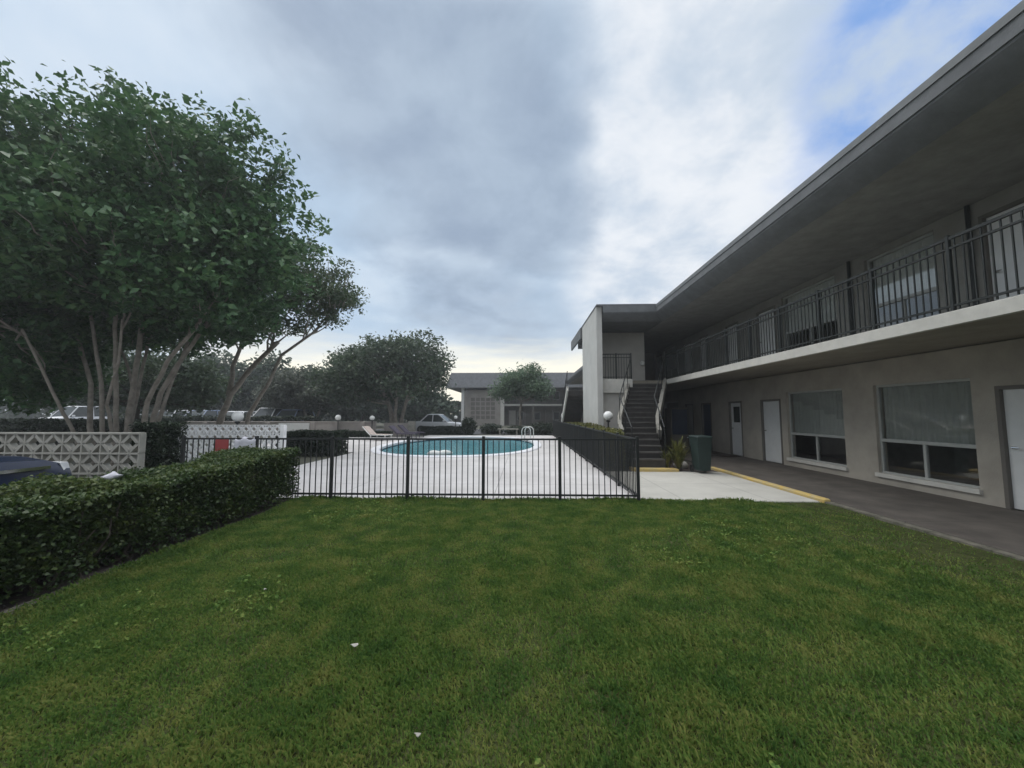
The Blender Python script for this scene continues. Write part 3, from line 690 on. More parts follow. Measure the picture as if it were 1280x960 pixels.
# ------------------------------------------------------------------ staircases
def lerp2(poly, t):
    for (t0, a), (t1, b) in zip(poly[:-1], poly[1:]):
        if t <= t1+1e-9:
            u = (t-t0)/(t1-t0); return tuple(a[i]+(b[i]-a[i])*u for i in range(2))
    return poly[-1][1]
ST = thing('staircase', 'dark open staircase with pale side rails and yellow painted bottom step', 'staircase', (3.6, 11, 0))
Lp = [(0, (3.12, 11.06)), (.4, (3.20, 13.0)), (1, (4.55, 16.46))]
Rp = [(0, (4.02, 11.06)), (.4, (4.36, 13.0)), (1, (5.96, 16.46))]
NS = 17; rise = 3.06/(NS+1)
tr = MB(); ns = MB()
for k in range(NS):
    t0, t1 = k/NS, (k+1)/NS; a, b, c, d = lerp2(Lp, t0), lerp2(Rp, t0), lerp2(Rp, t1), lerp2(Lp, t1)
    z = rise*(k+1)
    q = lambda p, zz: (p[0], p[1], zz)
    zb = max(-.02, z-.42)
    if k: tr.hexa([q(a, zb), q(b, zb), q(c, zb), q(d, zb)], [q(a, z), q(b, z), q(c, z), q(d, z)])
    n0 = lambda p, o: (p[0], p[1]+o)
    if k: ns.hexa([q(n0(a, -.03), z-.035), q(n0(b, -.03), z-.035), q(n0(b, .03), z-.035), q(n0(a, .03), z-.035)], [q(n0(a, -.03), z+.004), q(n0(b, -.03), z+.004), q(n0(b, .03), z+.004), q(n0(a, .03), z+.004)])
obj('steps', tr, M['step'], ST); obj('nosings', ns, M['nosing'], ST)
c, d = lerp2(Rp, 1/NS), lerp2(Lp, 1/NS)
obj('bottom_step', MB().box(3.08, 4.30, 10.98, 11.32, -.03, rise*.62).box(3.08, 4.05, 11.322, 11.5, -.03, rise*.62), M['yellow'], ST)
for P, s in ((Lp, -1), (Rp, 1)):
    m = MB(); prev = None
    ts = [.30, .36, .44, .55, .66, .78, .9, 1.0]
    pts = [(*lerp2(P, u), 3.06*(u*NS+1)/(NS+1)-.03) for u in ts]
    for p, q in zip(pts[:-1], pts[1:]): m.bar((p[0]+s*.05, p[1], p[2]), (q[0]+s*.05, q[1], q[2]), .12, .30)
    obj('stringer', m, M['kerb'], ST)
    h = MB(); hp = [(*lerp2(P, u), 3.06*(u*NS+1)/(NS+1)+.9) for u in (.06, .2, .4, .6, .8, 1)]
    h.tube(hp, .02, 8)
    for u in (.06, .23, .4, .6, .8, 1):
        x, y = lerp2(P, u); z = 3.06*(u*NS+1)/(NS+1); h.bar((x, y, z-.02), (x, y, z+.9), .022)
    obj('handrail', h, M['black'], ST)
# second staircase past the fin wall: only its pale stringer and treads show
S2 = thing('staircase', 'second staircase beyond the fin wall showing one pale sloping side', 'staircase', (2.9, 21, 0))
m = MB(); m2 = MB()
for k in range(16):
    y = 20.2+.28*k; z = 3.0-rise*k
    m.box(2.3+.0, 3.3, y, y+.29, max(-.02, z-.25-rise), z-rise)
obj('steps', m, M['step'], S2); obj('stringer', MB().bar((2.26, 20.0, 2.95), (2.26, 24.7, .15), .08, .26), M['trim'], S2)
m = MB().tube([(2.26, 20.0, 3.85), (2.26, 24.7, 1.05)], .02, 8)
for k in range(12): m.bar((2.26, 20+4.7*k/11, 2.95-2.8*k/11), (2.26, 20+4.7*k/11, 3.85-2.8*k/11), .016)
obj('handrail', m, M['black'], S2)
# yellow kerb along the patio
t = thing('yellow_kerb', 'worn yellow painted kerb between patio and walkway', 'kerb', (5.5, 9.4, 0))
obj('kerb', MB().bbox(5.49, 5.615, 7.36, 11.7, -.03, .09, .02), M['yellow'], t)

# ------------------------------------------------------------------ small things by the stairs
def wheelie_bin(x, y):
    t = thing('wheeled_bin', 'dark green wheeled bin standing on the patio edge by the stairs', 'bin', (x, y, 0))
    z = .035
    obj('body', MB().hexa([(x-.15, y-.2, z+.08), (x+.15, y-.2, z+.08), (x+.15, y+.2, z+.08), (x-.15, y+.2, z+.08)], [(x-.19, y-.25, z+.95), (x+.19, y-.25, z+.95), (x+.19, y+.26, z+.95), (x-.19, y+.26, z+.95)]), M['green_bin'], t)
    obj('lid', MB().bbox(x-.21, x+.21, y-.28, y+.29, z+.953, z+1.01, .025), M['green_bin'], t)
    for s in (-1, 1): obj('wheel', MB().tube([(x+s*.151, y+.2, z+.1), (x+s*.2, y+.2, z+.1)], .1, 14), M['rubber'], t, smooth=40)
    obj('handle', MB().tube([(x-.2, y+.30, z+.93), (x-.2, y+.38, z+.93), (x+.2, y+.38, z+.93), (x+.2, y+.30, z+.93)], .016, 7), M['green_bin'], t)
wheelie_bin(4.86, 10.85)
def spiky(name, label, x, y, z, n, h, spread, lm, stem=0):
    t = thing(name, label, 'plant', (x, y, z)); v = []
    for _ in range(n):
        a = random.uniform(0, 2*pi); sp = random.uniform(.15, 1)*spread; hh = h*random.uniform(.55, 1)*(1-.25*sp/spread); w = random.uniform(.025, .05)
        d = np.array([cos(a), sin(a), 0]); s = np.array([-sin(a), cos(a), 0])*w/2
        z0 = stem*random.random() if stem else 0
        p0 = np.array([x, y, z+z0])+d*.03; p1 = p0+d*sp*.45+np.array([0, 0, hh*.65]); p2 = p0+d*sp+np.array([0, 0, hh*random.uniform(.75, 1)])
        v += [p0-s*.6, p0+s*.6, p1+s, p1-s, p1-s, p1+s, p2+s*.1, p2-s*.1]
    obj('foliage', (np.array(v), 4), lm, t)
    m = MB()
    for _ in range(5): m.tube([(x+random.uniform(-.08, .08), y+random.uniform(-.08, .08), z-.02), (x+random.uniform(-.1, .1), y+random.uniform(-.1, .1), z+max(.25, stem+.1))], [.02, .012], 6)
    obj('woody_stems', m, M['twig'], t)['kind'] = 'stuff'
spiky('croton', 'yellow green leafy plant at the foot of the stairs on the patio edge', 4.42, 11.3, .02, 170, .85, .42, LEAF['yellowish'], .35)
spiky('croton', 'smaller yellow green plant against the bottom steps', 4.16, 11.45, .02, 90, .6, .3, LEAF['yellowish'], .2)
m = MB(); m.lathe((4.72, 11.9, 0), [(.1, -.01), (.2, .05), (.22, .12), (.15, .2), (.03, .24)], 9)
tag(obj('rock', m, M['stone'], smooth=True), 'pale rounded rock on the mulch behind the bin', 'rock')
t = thing('vending_machine', 'dark blue upright machine in the shade at the end of the lower walkway', 'vending machine', (7.1, 18.2, .065))
obj('cabinet', MB().bbox(6.72, 7.5, 17.9, 18.6, .12, 1.9, .02), M['fardark'], t); obj('front_panel', MB().box(6.77, 7.45, 17.87, 17.898, .7, 1.85), M['bluebox'], t)
obj('feet', MB().box(6.74, 6.82, 17.95, 18.55, .066, .118).box(7.4, 7.48, 17.95, 18.55, .066, .118), M['rubber'], t)
m = MB().bbox(7.3, 7.95, 14.55, 15.5, .066, .09, .008)
tag(obj('doormat', m, M['mat_']), 'dark doormat lying before the lower door with a window', 'doormat')

# ------------------------------------------------------------------ loungers
def lounger(x, y, rz, label, frame, sling):
    t = thing('sun_lounger', label, 'sun lounger', (0, 0, 0), 'sun loungers on the pool deck')
    f = MB()
    for s in (-.31, .31): f.bar((s, -.65, .34), (s, .5, .34), .045); f.bar((s, .5, .34), (s, 1.05, .82), .045)
    for yy_ in (-.65, .5): f.bar((-.31, yy_, .34), (.31, yy_, .34), .04)
    f.bar((-.31, 1.05, .82), (.31, 1.05, .82), .04)
    obj('frame', f, frame, t, local=True)
    for s in (-.31, .31):
        for yy_ in (-.55, .45): obj('leg', MB().bar((s, yy_, 0), (s, yy_, .33), .045), frame, t, local=True)
    obj('seat', MB().hexa([(-.28, -.62, .35), (.28, -.62, .35), (.28, .48, .35), (-.28, .48, .35)], [(-.28, -.62, .38), (.28, -.62, .38), (.28, .48, .38), (-.28, .48, .38)]), sling, t, local=True)
    obj('backrest', MB().hexa([(-.28, .5, .36), (.28, .5, .36), (.28, 1.03, .83), (-.28, 1.03, .83)], [(-.28, .48, .385), (.28, .48, .385), (.28, 1.01, .855), (-.28, 1.01, .855)]), sling, t, local=True)
    t.location = (x, y, .03); t.rotation_euler = (0, 0, rz)
lounger(-8.7, 23.2, R(75), 'beige sun lounger with raised back left of the pool', M['white'], M['beige'])
lounger(-7.55, 24.6, R(80), 'dark sun lounger nearest the pool rim beyond the beige one', M['purple'], M['purple'])
lounger(-7.5, 26.2, R(80), 'dark sun lounger farther back by the brown garden wall', M['purple'], M['purple'])
t = thing('bench', 'pale low bench on the far edge of the deck before the far building', 'bench', (-1.2, 29.6, 0))
obj('seat', MB().bbox(-2.0, -.4, 29.35, 29.8, .44, .5, .01), M['kerb'], t)
for x in (-1.85, -.55): obj('leg', MB().box(x-.05, x+.05, 29.4, 29.75, 0, .438), M['kerb'], t)

# ------------------------------------------------------------------ cars
def make_car(label, loc, rz, paint, H=1.46, Lg=4.5, Wd=1.8, suv=False, near=False, group=None):
    """front faces local -y"""
    t = thing('parked_car', label, 'car', (0, 0, 0), group)
    hw = Wd/2; zb = .22; belt = H*.62 if not suv else H*.60; hood = belt-.06 if not suv else belt-.03
    # stations: y, half width, z top of lower body
    l2 = Lg/2
    st = [(-l2, hw*.80, .55*H*.7, .34), (-l2+.06, hw*.9, hood-.14, .26), (-l2+.35, hw*.97, hood-.05, zb), (-l2+1.15, hw, hood, zb), (-l2+1.35, hw, belt, zb), (0, hw, belt, zb), (l2-1.0, hw, belt+.02, zb), (l2-.3, hw*.97, belt+.01 if suv else belt-.02, zb), (l2-.06, hw*.9, belt-.1, .28), (l2, hw*.82, belt-.25, .36)]
    m = MB(); prof = lambda y, w, zt, z0: [(-w*.92, y, z0), (-w, y, z0+.18), (-w, y, zt-.17), (-w*.93, y, zt-.03), (-w*.6, y, zt+.015), (0, y, zt+.03), (w*.6, y, zt+.015), (w*.93, y, zt-.03), (w, y, zt-.17), (w, y, z0+.18), (w*.92, y, z0)]
    for s in st: m.v += prof(*s)
    k = 11
    for j in range(len(st)-1):
        for i in range(k): m.f.append((j*k+i, j*k+(i+1) % k, (j+1)*k+(i+1) % k, (j+1)*k+i))
    m.f.append(tuple(range(k-1, -1, -1))); m.f.append(tuple((len(st)-1)*k+i for i in range(k)))
    obj('body', m, paint, t, smooth=38, local=True)
    # cabin: glass box with roof and pillars in paint
    f0, f1 = -l2+1.2, -l2+1.95; r1, r0 = (l2-1.35, l2-.75) if not suv else (l2-.5, l2-.18)
    wb, wt = hw*.91, hw*.74; zr = H-.045; z0 = belt-.02
    g = MB().hexa([(-wb, f0, z0), (wb, f0, z0), (wb, r0, z0), (-wb, r0, z0)], [(-wt, f1, zr), (wt, f1, zr), (wt, r1, zr), (-wt, r1, zr)])
    obj('windows', g, M['pane'], t, local=True)
    rf = MB(); rr = [(0, .0), (.03, .035), (.10, .045)]
    ring = lambda i, z: [(-wt+i, f1+i*.6, z), (wt-i, f1+i*.6, z), (wt-i, r1-i*.6, z), (-wt+i, r1-i*.6, z)]
    rf.v = [(-wt-.015, f1-.03, zr-.03), (wt+.015, f1-.03, zr-.03), (wt+.015, r1+.03, zr-.03), (-wt-.015, r1+.03, zr-.03)]+ring(-.006, zr+.012)+ring(.09, H)
    rf.f = [(0, 1, 5, 4), (1, 2, 6, 5), (2, 3, 7, 6), (3, 0, 4, 7), (4, 5, 9, 8), (5, 6, 10, 9), (6, 7, 11, 10), (7, 4, 8, 11), (8, 9, 10, 11), (3, 2, 1, 0)]
    obj('roof', rf, paint, t, smooth=30, local=True)
    ym = (f1+r1)/2
    for s in (-1, 1):
        for ya, yb, h in ((f0, f1, .06), (r0, r1, .10), (ym, ym, .09)):
            obj('pillar', MB().bar((s*(wb+.004), ya, z0), (s*(wt+.004), yb, zr), .06, h), paint, t, local=True)
    for s in (-1, 1):
        for y in (-l2+.85, l2-.85):
            w = obj('wheel', MB().tube([(s*(hw-.19), y, .33), (s*(hw+.012), y, .33)], .33, 22), M['rubber'], t, smooth=40, local=True)
            obj('rim', MB().tube([(s*(hw-.03), y, .33), (s*(hw+.02), y, .33)], .2, 14), M['chrome'], w, smooth=40, local=True)
        obj('headlight', MB().hexa([(s*hw*.48, -l2-.0, hood-.26), (s*hw*.86, -l2+.05, hood-.26), (s*hw*.90, -l2+.14, hood-.26), (s*hw*.48, -l2+.12, hood-.26)], [(s*hw*.50, -l2+.03, hood-.13), (s*hw*.85, -l2+.08, hood-.13), (s*hw*.89, -l2+.2, hood-.13), (s*hw*.5, -l2+.16, hood-.13)]), M['lens'], t, local=True)
        obj('tail_light', MB().box(min(s*hw*.6, s*hw*.84), max(s*hw*.6, s*hw*.84), l2-.12, l2-.02, belt-.24, belt-.1), M['red'], t, local=True)
        obj('mirror', MB().bbox(min(s*(hw*.95), s*(hw+.16)), max(s*(hw*.95), s*(hw+.16)), f0+.15, f0+.28, belt+.0, belt+.14, .02), paint, t, local=True)
        if near: obj('chrome_strip', MB().bar((s*(hw*.975), -l2+.36, belt-.19), (s*(hw+.005), -l2+1.3, belt-.185), .024, .035).bar((s*(hw+.005), -l2+1.3, belt-.185), (s*(hw+.004), l2-1.1, belt-.18), .024, .035), M['chrome'], t, local=True)
    obj('bumper', MB().bbox(-hw*.82, hw*.82, -l2-.06, -l2+.06, .30, .48, .02), M['dkcar'], t, local=True)
    obj('grille', MB().box(-hw*.42, hw*.42, -l2-.012, -l2+.06, hood-.27, hood-.15), M['rubber'], t, local=True)
    t.location = loc; t.rotation_euler = (0, 0, rz); return t
# near car, its tail and side just rise over the hedge
make_car('navy car with chrome trim parked behind the long hedge', (-6.62, 2.62, .012), pi, M['navy'], H=1.98, Lg=4.5, Wd=1.9, suv=True, near=True)
make_car('silver car parked beyond the far left edge of the pool', (-7.1, 32.2, .016), R(84), M['silver'], H=1.6, Lg=4.2)
hedge('hedge', 'low dark hedge in front of the silver car beyond the pool', (-8.1, -4.9, 29.9, 30.5, .02, .62), 6000, .09, .05, LEAF['darkhedge'], .05, .04, 6)
GR = 'cars parked beyond the perimeter wall'
for px, H, col, lb in ((38, 2.3, 'silver', 'tall white van parked at the far left behind the dark hedge'), (174, 1.95, 'silver', 'white car parked behind the stems of the big tree'),
                  (217, 1.95, 'bluegrey', 'blue grey car parked right of the big tree stems'), (268, 1.85, 'silver', 'white car parked left of the nearest globe lamp'),
                  (312, 2.15, 'silver', 'white high roofed car parked right of the nearest globe lamp'), (342, 2.0, 'bluegrey', 'blue grey car at the right end of the parked row')):
    Yc = 33.0; make_car(lb, ((px-655)*(Yc-2)/481, Yc, .016), R(random.uniform(-4, 4)), M[col], H=H, Lg=4.6, Wd=1.9, suv=True, group=GR)

# ------------------------------------------------------------------ far building
F = thing('far_building', 'two storey building with a grey mansard roof closing the far end of the court', 'building', (-1, 55, 0))
obj('wall', MB().box(-8.4, 16, 57.0, 57.3, 0, 7.0), M['fardark'], F)
obj('front_block', MB().box(-8.3, -3.3, 53.6, 56.99, 0, 4.9), M['farwall'], F)
obj('corner_post', MB().box(-8.75, -8.35, 53.5, 53.9, 0, 5.6), M['white'], F)
obj('corner_post', MB().box(-3.28, -2.75, 53.5, 53.9, 0, 4.9), M['trim'], F)
def far_roof(x0, x1, y0, y1, zb, zt, ins):
    return MB().hexa([(x0, y0, zb), (x1, y0, zb), (x1, y1, zb), (x0, y1, zb)], [(x0+ins, y0+ins, zt), (x1-ins, y0+ins, zt), (x1-ins, y1-ins, zt), (x0+ins, y1-ins, zt)])
obj('roof', far_roof(-10.8, 16, 52.3, 66, 5.2, 7.3, .7), M['roof'], F)
obj('slab', MB().box(-3.2, 16, 54.2, 56.99, 2.75, 3.0), M['trim'], F)
m = MB()
for k in range(60): m.bar((-2.6+.16*k, 54.25, 3.0), (-2.6+.16*k, 54.25, 3.95), .02)
m.bar((-2.7, 54.25, 3.97), (7, 54.25, 3.97), .05); obj('railing', m, M['iron'], F)
for x in (-2.2, .2, 3.2, 5.4):
    d = obj('door', MB().box(x, x+.95, 56.93, 56.99, .02, 2.1), M['trim' if x == -2.2 else 'dframe'], F); obj('frame', MB().box(x-.08, x-.003, 56.92, 56.995, .02, 2.2).box(x+.953, x+1.03, 56.92, 56.995, .02, 2.2), M['farwall'], d)
    d = obj('door', MB().box(x, x+.95, 56.93, 56.99, 3.02, 5.0), M['dframe'], F)
for x in (-1.0, 1.5, 4.3):
    for z in (.7, 3.7):
        w = obj('window', MB().box(x, x+.9, 56.94, 56.99, z, z+1.2), M['alu'], F); obj('pane', MB().box(x+.06, x+.84, 56.925, 56.938, z+.06, z+1.14), M['pane'], w)
m = MB()
for i in range(5):
    for k in range(5): m.box(-7.4+.7*i, -6.85+.7*i, 53.56, 53.598, .9+.62*k, 1.38+.62*k)
obj('breeze_block', m, M['fardark'], F)
obj('post', MB().box(1.2, 1.45, 54.2, 54.45, 0, 2.749), M['dframe'], F)

# ------------------------------------------------------------------ trees
def stem(p0, pts): return [p0]+pts
rnd = random.uniform
bx, by = -12.45, 11.6
stems = []
for (x1, z1, x2, z2, dy, r) in [(-13.9, 2.6, -15.2, 5.2, .3, .075), (-13.0, 2.6, -13.6, 5.6, -.2, .065), (-12.9, 2.8, -13.0, 5.4, .9, .06), (-12.4, 2.5, -12.3, 6.0, .2, .095), (-12.2, 2.6, -12.0, 5.8, -.5, .07),
                             (-11.5, 2.3, -10.2, 4.6, .2, .085), (-11.3, 2.0, -9.6, 4.4, -.4, .08), (-12.9, 2.2, -14.6, 4.8, .8, .06), (-11.9, 2.4, -11.2, 5.5, .9, .065), (-12.1, 1.9, -11.3, 4.3, -.8, .05), (-13.4, 1.9, -14.0, 4.0, -.9, .05)]:
    sp = (x1-bx)*.12
    stems.append(([(bx+(x1-bx)*.45+sp, by+dy*.4, -.1), (bx+(x1-bx)*.75+sp, by+dy*.7, 1.2), (x1, by+dy, z1), ((x1+x2)/2+rnd(-.2, .2), by+dy*1.3, (z1+z2)/2), (x2, by+dy*1.6, z2)], r*1.2, r*.6))
tree('big_tree', 'large dense tree with many pale slender stems behind the diamond block wall', (bx, by, 0), stems,
     [(-14.6, 12.5, 8.9, 4.2, 4.0, 3.5), (-10.7, 11.8, 7.8, 3.0, 3.2, 3.0), (-18.4, 12.2, 8.6, 4.4, 4.0, 3.4), (-9.3, 12, 6.3, 2.0, 2.5, 1.7), (-13.2, 10, 6.9, 4.2, 3.0, 2.0), (-20.5, 12, 6.8, 3.8, 4, 3.4), (-11.6, 12, 10.2, 1.7, 2.2, 1.4), (-17, 10, 5.6, 3.2, 2.5, 1.6), (-11.2, 10.4, 5.6, 2.6, 2.4, 1.4), (-15.5, 12.5, 5.2, 2.8, 2.4, 1.3), (-19.5, 11.5, 4.0, 2.6, 2.4, 2.2), (-13.5, 13.2, 5.2, 4.0, 1.6, 1.2), (-17.5, 13.5, 3.4, 2.0, 1.5, 1.6), (-12.2, 12.6, 4.6, 3.0, 1.8, .9), (-9.6, 11.0, 4.9, 1.6, 1.6, .9), (-21, 12, 3.2, 2, 2, 1.8), (-15.4, 12.6, 4.3, 1.5, 1.3, 1.2), (-15.9, 12.2, 3.0, 1.1, 1.2, 1.2), (-14.9, 11.0, 4.2, 1.2, 1.2, 1.3), (-15.3, 11.2, 2.7, .9, .9, 1.0), (-13.2, 12.4, 5.0, 2.4, 1.6, 1.0)],
     LEAF['ficus'], M['bark'], 140000, .205, .115, .27, 34, .46, 60, .03, tw=420)
tree('leaning_tree', 'open leaning tree with crooked limbs right of the big tree', (-13.9, 17, 0),
     [([(-13.9, 17, -.1), (-13.7, 17, 1.2), (-13.3, 17, 2.5), (-12.4, 17.1, 3.8), (-11.2, 17, 4.9)], .17, .09), ([(-12.9, 17.4, -.1), (-12.6, 17.3, 1.6), (-11.7, 17.2, 3.0), (-11.0, 17, 4.3), (-9.3, 16.8, 5.4)], .12, .05), ([(-13.3, 17, 2.5), (-13.4, 17.2, 3.8), (-13.0, 17.3, 5.2)], .12, .07)],
     [(-9.0, 17, 7.3, 1.6, 1.6, 1.2), (-11.0, 17, 8.2, 1.9, 1.9, 1.4), (-12.7, 17, 7.0, 1.9, 1.8, 1.3), (-8.4, 16.6, 6.7, 1.0, 1.1, .7), (-10.2, 17, 6.7, 1.6, 1.4, .9), (-12.4, 17, 5.9, 1.1, 1.2, .6), (-9.1, 16.8, 6.0, 1.1, 1.0, .55), (-11.0, 17, 5.6, .9, 1.0, .5)],
     LEAF['oak'], M['bark'], 21000, .15, .075, .17, 14, .2, 20, .03, lob=6, tw=220)
tree('round_tree', 'dense rounded dark green tree between the perimeter wall and the far building', (-10.1, 30, 0),
     [([(-10.3, 30, -.1), (-10.4, 30, 1.4), (-10.8, 30, 3.0)], .26, .14), ([(-9.7, 30.1, -.1), (-9.6, 30, 1.3), (-9.1, 30, 3.2)], .2, .11), ([(-10.0, 29.8, -.1), (-10, 29.7, 1.6), (-9.9, 29.8, 3.3)], .18, .1)],
     [(-11.4, 30, 4.6, 4.3, 3.5, 2.5), (-8.9, 30, 5.6, 2.5, 2.8, 2.2), (-13.7, 30, 4.1, 2.5, 2.5, 2.2), (-7.6, 30, 4.4, 1.7, 2, 1.8), (-11, 29.5, 6.1, 2.4, 2.2, 1.5)], LEAF['round'], M['bark'], 27000, .26, .14, .36, 12, .5, 24)
tree('bushy_tree', 'grey green bushy tree above the pale stretch of wall', (-19, 33.4, 0), [([(-19, 33.4, -.1), (-19.2, 33.4, 1.4), (-19.5, 33.4, 2.6)], .18, .1), ([(-18.7, 33.4, -.1), (-18.2, 33.4, 1.3), (-17.7, 33.4, 2.6)], .16, .09)],
     [(-19.6, 33.5, 3.6, 3.4, 2.6, 2.0), (-17.8, 33.2, 3.0, 2.0, 2, 1.3), (-21, 33.5, 3.2, 2.2, 2, 1.6)], LEAF['grey'], M['bark'], 12000, .26, .14, .34, 12, .5, 16)
tree('pale_tree', 'pale green feathery tree in front of the far building', (-.3, 34, 0), [([(-.3, 34, -.1), (-.35, 34, 1.6), (-.2, 34, 3.0)], .16, .09)],
     [(-.2, 34, 4.2, 2.0, 1.9, 1.3), (.3, 34, 5.1, 1.2, 1.2, .8), (-1.6, 34, 3.6, 1.2, 1.3, .8), (1.4, 34, 3.6, 1.1, 1.3, .9)], LEAF['pale'], M['bark'], 9000, .24, .10, .34, 10, .3, 16)
tree('shade_tree', 'dense low dark tree in the gloom behind the stems of the big tree', (-21, 20.5, 0), [([(-21, 20.5, -.1), (-21.2, 20.5, 1.2), (-21.3, 20.6, 2.4)], .2, .12)],
     [(-24, 20.8, 3.9, 3.4, 1.6, 2.4), (-20.2, 20.6, 3.4, 2.6, 1.4, 2.0), (-27.5, 21, 4.2, 2.6, 1.6, 2.6), (-17.8, 20.6, 2.9, 1.4, 1.2, 1.4)], LEAF['round'], M['bark_dark'], 14000, .24, .13, .32, 14, .4, 14)
bgs = [(-62, 50, 13, 7), (-52, 47, 10.5, 6), (-44, 46, 8.6, 5), (-37.5, 45, 8.8, 4.6), (-31.5, 46, 8.8, 4.6), (-26, 47, 7.2, 4), (-20.5, 48, 6.2, 4), (-15, 47, 6.0, 3.6), (-11.5, 46, 4.2, 2.6)]
lbs = ['tall dark tree at the far left beyond the parked van', 'dark tree beyond the parking lot behind the left of the big tree', 'dark tree beyond the parking lot behind the big tree stems', 'dark tree beyond the parking lot between big tree and leaning tree',
       'dark tree beyond the parking lot behind the leaning trunk', 'lower dark tree beyond the parking lot right of the leaning trunk', 'dark tree beyond the lot behind the grey green bushy tree', 'dark tree behind the left half of the round tree', 'small dark tree between the round tree and the far building']
for (x, y, h, r), lb in zip(bgs, lbs):
    tree('background_tree', lb, (x, y, 0), [([(x, y, -.1), (x+rnd(-.3, .3), y, h*.2), (x+rnd(-.6, .6), y, h*.42)], .3, .16)],
         [(x, y, h*.55, r*.85, r*.7, h*.42), (x-r*.5, y, h*.42, r*.6, r*.5, h*.32), (x+r*.5, y, h*.45, r*.6, r*.5, h*.35), (x+rnd(-1, 1), y, h*.76, r*.45, r*.4, h*.23)], LEAF['far'], M['bark_dark'], 7000, .5, .28, .55, 10, .5, 14, .08, group='trees beyond the parking lot')
c = box_points(-120, -7, 66, 70, .1, 3.6, 16000, .4, ('top', 'y0'), .5, .35)
tag(obj('distant_treeline', (leaf_quads(c, .9, .5), 4), LEAF['far']), 'low distant belt of trees behind the parking lot', kind='stuff')

HAZE = MB().box(-130, 70, -9, 75, -1, 14.5)
hm = bpy.data.materials.new('haze_air'); hm.use_nodes = True; hn = hm.node_tree
hn.nodes.remove(hn.nodes['Principled BSDF']); pv = hn.nodes.new('ShaderNodeVolumePrincipled')
pv.inputs['Color'].default_value = (.93, .96, 1, 1); pv.inputs['Density'].default_value = .0019; pv.inputs['Anisotropy'].default_value = .3
hn.links.new(pv.outputs[0], hn.nodes['Material Output'].inputs['Volume'])
tag(obj('haze', HAZE, hm), 'thin humid haze over the whole court', kind='stuff')
# ------------------------------------------------------------------ sky, sun, camera
SUN_EL, SUN_AZ = 46, -62        # azimuth from +Y, negative = towards -X
W = bpy.data.worlds.new('World'); S.world = W; W.use_nodes = True; nt = W.node_tree; N = nt.nodes; L = nt.links
bg = N['Background']; bg.inputs['Strength'].default_value = .1
sky = N.new('ShaderNodeTexSky'); sky.sky_type = 'NISHITA'; sky.sun_disc = False; sky.sun_elevation = R(SUN_EL); sky.sun_rotation = R(SUN_AZ)
tc = N.new('ShaderNodeTexCoord'); DIR = tc.outputs['Generated']
def nd(t, **k):
    n = N.new(t)
    for a, v in k.items(): setattr(n, a, v)
    return n
def link(a, b): L.new(a, b)
def math_(op, a, b=None, c=None):
    n = nd('ShaderNodeMath', operation=op)
    for i, v in enumerate((a, b, c)):
        if v is None: continue
        if isinstance(v, (int, float)): n.inputs[i].default_value = v
        else: link(v, n.inputs[i])
    return n.outputs[0]
def vmath(op, a, b=None):
    n = nd('ShaderNodeVectorMath', operation=op)
    for i, v in enumerate((a, b)):
        if v is None: continue
        if isinstance(v, tuple): n.inputs[i].default_value = v
        else: link(v, n.inputs[i])
    return n
def smooth(x, lo, hi):
    n = nd('ShaderNodeMapRange', interpolation_type='SMOOTHSTEP'); link(x, n.inputs['Value'])
    n.inputs['From Min'].default_value = lo; n.inputs['From Max'].default_value = hi; return n.outputs['Result']
def mixc(f, a, b):
    n = nd('ShaderNodeMix', data_type='RGBA')
    if isinstance(f, (int, float)): n.inputs[0].default_value = f
    else: link(f, n.inputs[0])
    for i, v in ((6, a), (7, b)):
        if isinstance(v, tuple): n.inputs[i].default_value = (*v, 1)
        else: link(v, n.inputs[i])
    return n.outputs[2]
sep = nd('ShaderNodeSeparateXYZ'); link(DIR, sep.inputs[0]); dz = sep.outputs[2]
# cloud plane coordinates: direction projected on a layer overhead
den = math_('ADD', math_('MAXIMUM', dz, 0.0), .26)
px = math_('DIVIDE', sep.outputs[0], den); py = math_('DIVIDE', sep.outputs[1], den)
cb = nd('ShaderNodeCombineXYZ'); link(px, cb.inputs[0]); link(py, cb.inputs[1])
def noise(vec, scale, detail=6, rough=.55, dist=0, off=(0, 0, 0), sx=1, sy=1):
    mp = nd('ShaderNodeMapping'); link(vec, mp.inputs[0]); mp.inputs['Location'].default_value = off; mp.inputs['Scale'].default_value = (sx, sy, 1)
    n = nd('ShaderNodeTexNoise'); link(mp.outputs[0], n.inputs['Vector']); n.inputs['Scale'].default_value = scale; n.inputs['Detail'].default_value = detail
    n.inputs['Roughness'].default_value = rough; n.inputs['Distortion'].default_value = dist; return n.outputs['Fac']
n_big = noise(cb.outputs[0], .75, 6, .55, .3, (3.1, 1.2, 0)); n_mid = noise(cb.outputs[0], 2.0, 8, .55, .15, (7.7, 2.2, 0)); n_fine = noise(cb.outputs[0], 3.1, 10, .6, .15, (1.3, 9.1, 0), 1.0, 1.0)
n_dir = noise(DIR, 3.0, 5, .6, .2, (4, 2, 1))
